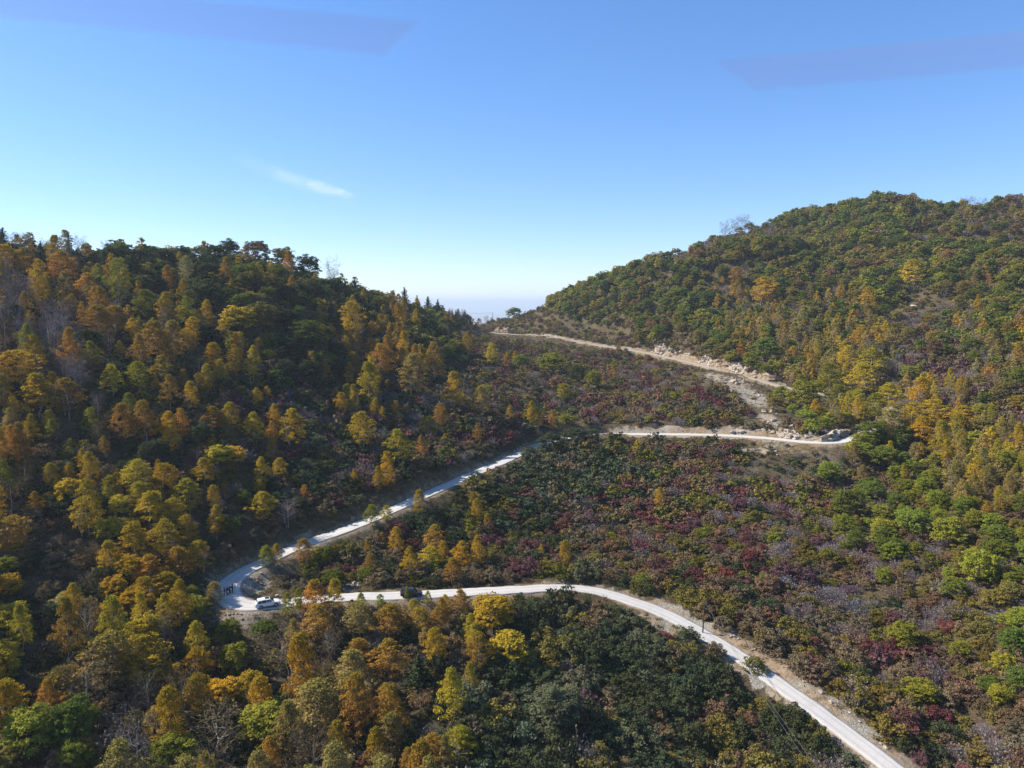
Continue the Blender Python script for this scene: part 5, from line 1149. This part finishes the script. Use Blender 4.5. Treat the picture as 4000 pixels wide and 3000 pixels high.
make_person(889, 2324, math.radians(-100), D2, D1, 'person in dark clothes holding a small white bag low', 0.2, 'small white bag held low by the second person', 1.72)
make_person(899, 2319, math.radians(150), D3, D1, 'person in charcoal between the two people with white bags', 0.4, tall=1.70)
make_person(908, 2316, math.radians(-140), D1, D3, 'tallest person, in black, holding a white bag at the waist', 0.9, 'white bag held at the waist of the tallest person', 1.82)

# ------------------------------------------------------------------ poles and cables
M_WOODP = plain('weathered_pole', (0.055, 0.045, 0.038), 0.9, nscale=2, amount=0.3); M_WIRE = plain('cable_black', (0.10, 0.10, 0.10), 0.6)
def make_pole(x, y, z, h, lean, label, r0=0.14):
    root = empty('utility_pole', (x, y, z - 0.3), 0, label=label, category='utility pole', group='utility poles along the valley line')
    root.rotation_euler = (0, lean, 0)
    V_, F_ = tube([(0, 0, 0), (0, 0, h * .5), (0, 0, h)], [r0, r0 * 0.85, r0 * 0.7], 10); pmesh('post', V_, F_, M_WOODP, root, True)
    V_, F_ = boxv(0, 0, h - 0.35, 0.1, 1.1, 0.1); pmesh('crossarm', V_, F_, M_WOODP, root, bevel=0.01)
    for s in (-0.48, 0.48):
        V_, F_ = tube([(0, s, h - 0.30), (0, s, h - 0.22), (0, s, h - 0.12)], [0.03, 0.05, 0.03], 8); pmesh('insulator', V_, F_, M_RIM, root, True)
    return root
i = roadpoint(2744, 2480); p = full[i]
bx_, by_, bz_ = at_z(2744, 2492, p[2] - 1.0); bz_ = float(hz(bx_, by_))
ph = 7.2
make_pole(bx_, by_, bz_, ph, math.radians(2), 'dark leaning utility pole beside the bend of the lower road')
def cable(a, b, sag, label, r0=0.025, grp=None):
    a, b = np.array(a, float), np.array(b, float); t = np.linspace(0, 1, 28)[:, None]; P = a * (1 - t) + b * t; P[:, 2] -= sag * 4 * (t * (1 - t))[:, 0]
    V_, F_ = tube(P, [r0] * 28, 5); return pmesh('power_cable', V_, F_, M_WIRE, None, True, label=label, category='cable', group='power cables')
top1 = (bx_ + 0.25, by_, bz_ - 0.3 + ph - 0.12)
e1 = at_y(3260, 3110, 95); e1 = (e1[0], e1[1], e1[2])
cable((top1[0], top1[1] + 0.48, top1[2]), (e1[0] + 0.6, e1[1] + 0.4, e1[2]), 1.0, 'thin cable from the pole over the thicket, on the road side')
cable((top1[0], top1[1] - 0.48, top1[2]), (e1[0] - 0.4, e1[1] - 0.4, e1[2]), 1.0, 'thin cable from the pole over the thicket, on the thicket side')
gz1 = float(hz(e1[0], e1[1])); make_pole(e1[0], e1[1], gz1, e1[2] - gz1 + 0.45, 0, 'utility pole standing below the bottom edge of the picture')
X, Y, Z, ok = hit(np.array([1925.0]), np.array([1276.0]))
D = proj(X, Y, Z)[2][0]; hs = (proj(X, Y, Z)[1][0] - 1221) * D / F + 0.3
make_pole(X[0], Y[0], Z[0], hs, 0, 'distant utility pole standing on the saddle against the hazy sky', 0.22)
e2 = at_y(1760, 1216, float(Y[0]) - 20)
cable((X[0], Y[0], Z[0] + hs - 0.45), e2, 1.0, 'single cable running from the saddle pole toward the conifers', 0.07)

# ------------------------------------------------------------------ rotor blades of the drone that carries the camera
def blade_mat():
    t = NT('frosted_plastic'); tr = t.n('ShaderNodeBsdfTransparent'); d = t.n('ShaderNodeBsdfTranslucent'); df = t.n('ShaderNodeBsdfDiffuse'); m1, m2 = t.n('ShaderNodeMixShader'), t.n('ShaderNodeMixShader')
    nz = t.noise(40); c = t.ramp(nz.outputs[0], [(0.3, (0.84, 0.80, 0.82)), (0.7, (0.88, 0.84, 0.86))]).outputs[0]
    t.l(c, d.inputs[0]); t.l(c, df.inputs[0]); tr.inputs[0].default_value = (1.0, 0.975, 0.99, 1)
    m1.inputs[0].default_value = 0.3; t.l(d.outputs[0], m1.inputs[1]); t.l(df.outputs[0], m1.inputs[2])
    m2.inputs[0].default_value = 0.075; t.l(tr.outputs[0], m2.inputs[1]); t.l(m1.outputs[0], m2.inputs[2]); t.l(m2.outputs[0], t.out.inputs['Surface']); return t.m
M_BLADE = blade_mat()
def make_prop(tip_lo, tip_hi, root_lo, root_hi, depth, label):
    """the seen blade is set out by its tip and root edges, then the hub and the opposite blade complete the rotor"""
    def P(q, d): a, b, c_ = ray(*q); return np.array([a * d, b * d, c_ * d])
    tl, th_, rl, rh = P(tip_lo, depth), P(tip_hi, depth * 1.02), P(root_lo, depth), P(root_hi, depth * 1.04)
    tip, rt = (tl + th_) / 2, (rl + rh) / 2; ax = unit(rt - tip); hub = rt + ax * 0.012
    root = empty('propeller', tuple(hub), 0, label=label, category='propeller', group='propellers of the camera drone')
    def blade(flip):
        rings_ = []
        for t in np.linspace(0, 1, 13):
            lo, hi = tl * (1 - t) + rl * t, th_ * (1 - t) + rh * t
            ch = hi - lo; c0 = (lo + hi) / 2; f = 1.0 - 0.35 * max(0, t - 0.85) / 0.15
            nn = unit(np.cross(ax, ch)); a = 0.0006 * min(1.0, 0.12 + t * 5)
            r8 = []
            for u, hh in ((-0.5, 0), (-0.25, 1.6), (0.1, 2.0), (0.5, 0), (0.1, -0.6), (-0.25, -0.6)):
                r8.append(c0 + ch * u * f + nn * a * hh - hub)
            rings_.append(r8)
        V_, F_ = loft(rings_)
        if flip: V_ = [-np.array(v) for v in V_]
        return V_, F_
    for fl in (False, True):
        V_, F_ = blade(fl); pmesh('blade', V_, F_, M_BLADE, root, False)
    bm = bmesh.new(); bmesh.ops.create_cone(bm, cap_ends=True, segments=20, radius1=0.009, radius2=0.007, depth=0.008)
    me = bpy.data.meshes.new('hub'); bm.to_mesh(me); bm.free(); me.materials.append(M_TRIM); link('hub', me, root)
make_prop((1500, 216), (1640, 85), (-250, 40), (-250, -95), 0.19, 'translucent propeller blade reaching in at the top, nearer the pale sky')
make_prop((2950, 354), (2790, 238), (4250, 240), (4250, 95), 0.20, 'translucent propeller blade reaching in above the mountain summit')

# ------------------------------------------------------------------ wispy cloud
def make_cloud():
    """a thin patch of high cloud: ragged layers of vapour lying flat, stacked a few metres apart"""
    t = NT('cloud_vapour'); tc = t.n('ShaderNodeTexCoord'); mp = t.n('ShaderNodeMapping'); t.l(tc.outputs['Object'], mp.inputs[0])
    mp.inputs['Rotation'].default_value = (0, 0, math.radians(-68)); mp.inputs['Scale'].default_value = (0.9, 4.5, 1.0)
    nz = t.n('ShaderNodeTexNoise'); nz.inputs['Scale'].default_value = 1.5; nz.inputs['Detail'].default_value = 6; nz.inputs['Roughness'].default_value = 0.6; t.l(mp.outputs[0], nz.inputs['Vector'])
    a = t.n('ShaderNodeAttribute', attribute_name='thick')
    al = t.math('MULTIPLY', t.ramp(nz.outputs[0], [(0.40, (0, 0, 0)), (0.72, (1, 1, 1))]).outputs[0], a.outputs['Fac'])
    d, tr, tp, m1, m2 = t.n('ShaderNodeBsdfDiffuse'), t.n('ShaderNodeBsdfTranslucent'), t.n('ShaderNodeBsdfTransparent'), t.n('ShaderNodeMixShader'), t.n('ShaderNodeMixShader')
    for q in (d, tr): q.inputs[0].default_value = (0.95, 0.95, 0.95, 1)
    m1.inputs[0].default_value = 0.6; t.l(d.outputs[0], m1.inputs[1]); t.l(tr.outputs[0], m1.inputs[2])
    t.l(al, m2.inputs[0]); t.l(tp.outputs[0], m2.inputs[1]); t.l(m1.outputs[0], m2.inputs[2]); t.l(m2.outputs[0], t.out.inputs['Surface'])
    c0 = np.array(at_y(1190, 718, 4200.0)); V_, Q_, th = [], [], []; n_ = 40
    for lay in range(5):
        u, v = np.meshgrid(np.linspace(-1, 1, n_), np.linspace(-1, 1, n_)); u, v = u.ravel(), v.ravel()
        # a wedge: blunt tip to the east, fanning out to the west
        spread = np.clip(0.25 + 0.75 * (0.8 - u) / 1.8, 0.1, 1)
        f = np.clip(1 - np.abs(v - 0.62 * u + 0.05) / (spread * 0.95), 0, 1) * np.clip((u + 1) / 0.9, 0, 1) * np.clip((1 - u) / 0.25, 0, 1)
        o_ = len(th); V_ += list(np.stack([u * 165 + lay * 6, v * 800, (lay - 2) * 7 + 12 * vnoise(u * 3 + 9, v * 3 + lay, 55)], 1)); th += list(f * 0.26 * (1 + 0.9 * np.clip(u, -0.6, 1)))
        i = (np.arange(n_ - 1)[:, None] * n_ + np.arange(n_ - 1)[None]).ravel() + o_; Q_.append(np.stack([i, i + 1, i + 1 + n_, i + n_], 1))
    V_ = np.array(V_) / 300.0
    me = mesh_np('cloud', V_, Q_, [t.m], attrs={'thick': ('POINT', np.array(th))}, smooth_=True)
    o = link('cloud', me, label='small wispy white cloud in the clear sky', category='cloud', kind='stuff')
    o.location = tuple(c0); o.scale = (300, 300, 300)
make_cloud()

# ------------------------------------------------------------------ haze
V_, F_ = boxv(0, 34000, -255 + 200, 119000, 107000, 0)
x0, x1, y0, y1, z0, z1 = -58000.0, 58000.0, -19000.0, 88000.0, float(gz.min()) - 3.0, float(gz.max()) + 14.0
V_ = [(x, y, z) for x in (x0, x1) for y in (y0, y1) for z in (z0, z1)]
t = NT('haze_air'); pv = t.n('ShaderNodeVolumePrincipled'); pv.inputs['Color'].default_value = (0.82, 0.92, 1.0, 1); pv.inputs['Density'].default_value = 0.00011; pv.inputs['Anisotropy'].default_value = 0.2
t.l(pv.outputs[0], t.out.inputs['Volume'])
HAZE = pmesh('haze', V_, [(0, 1, 3, 2), (4, 6, 7, 5), (0, 4, 5, 1), (2, 3, 7, 6), (0, 2, 6, 4), (1, 5, 7, 3)], t.m, None, kind='stuff', label='pale blue haze over the valley and mountains', category='haze')
print('objects', len(bpy.data.objects))
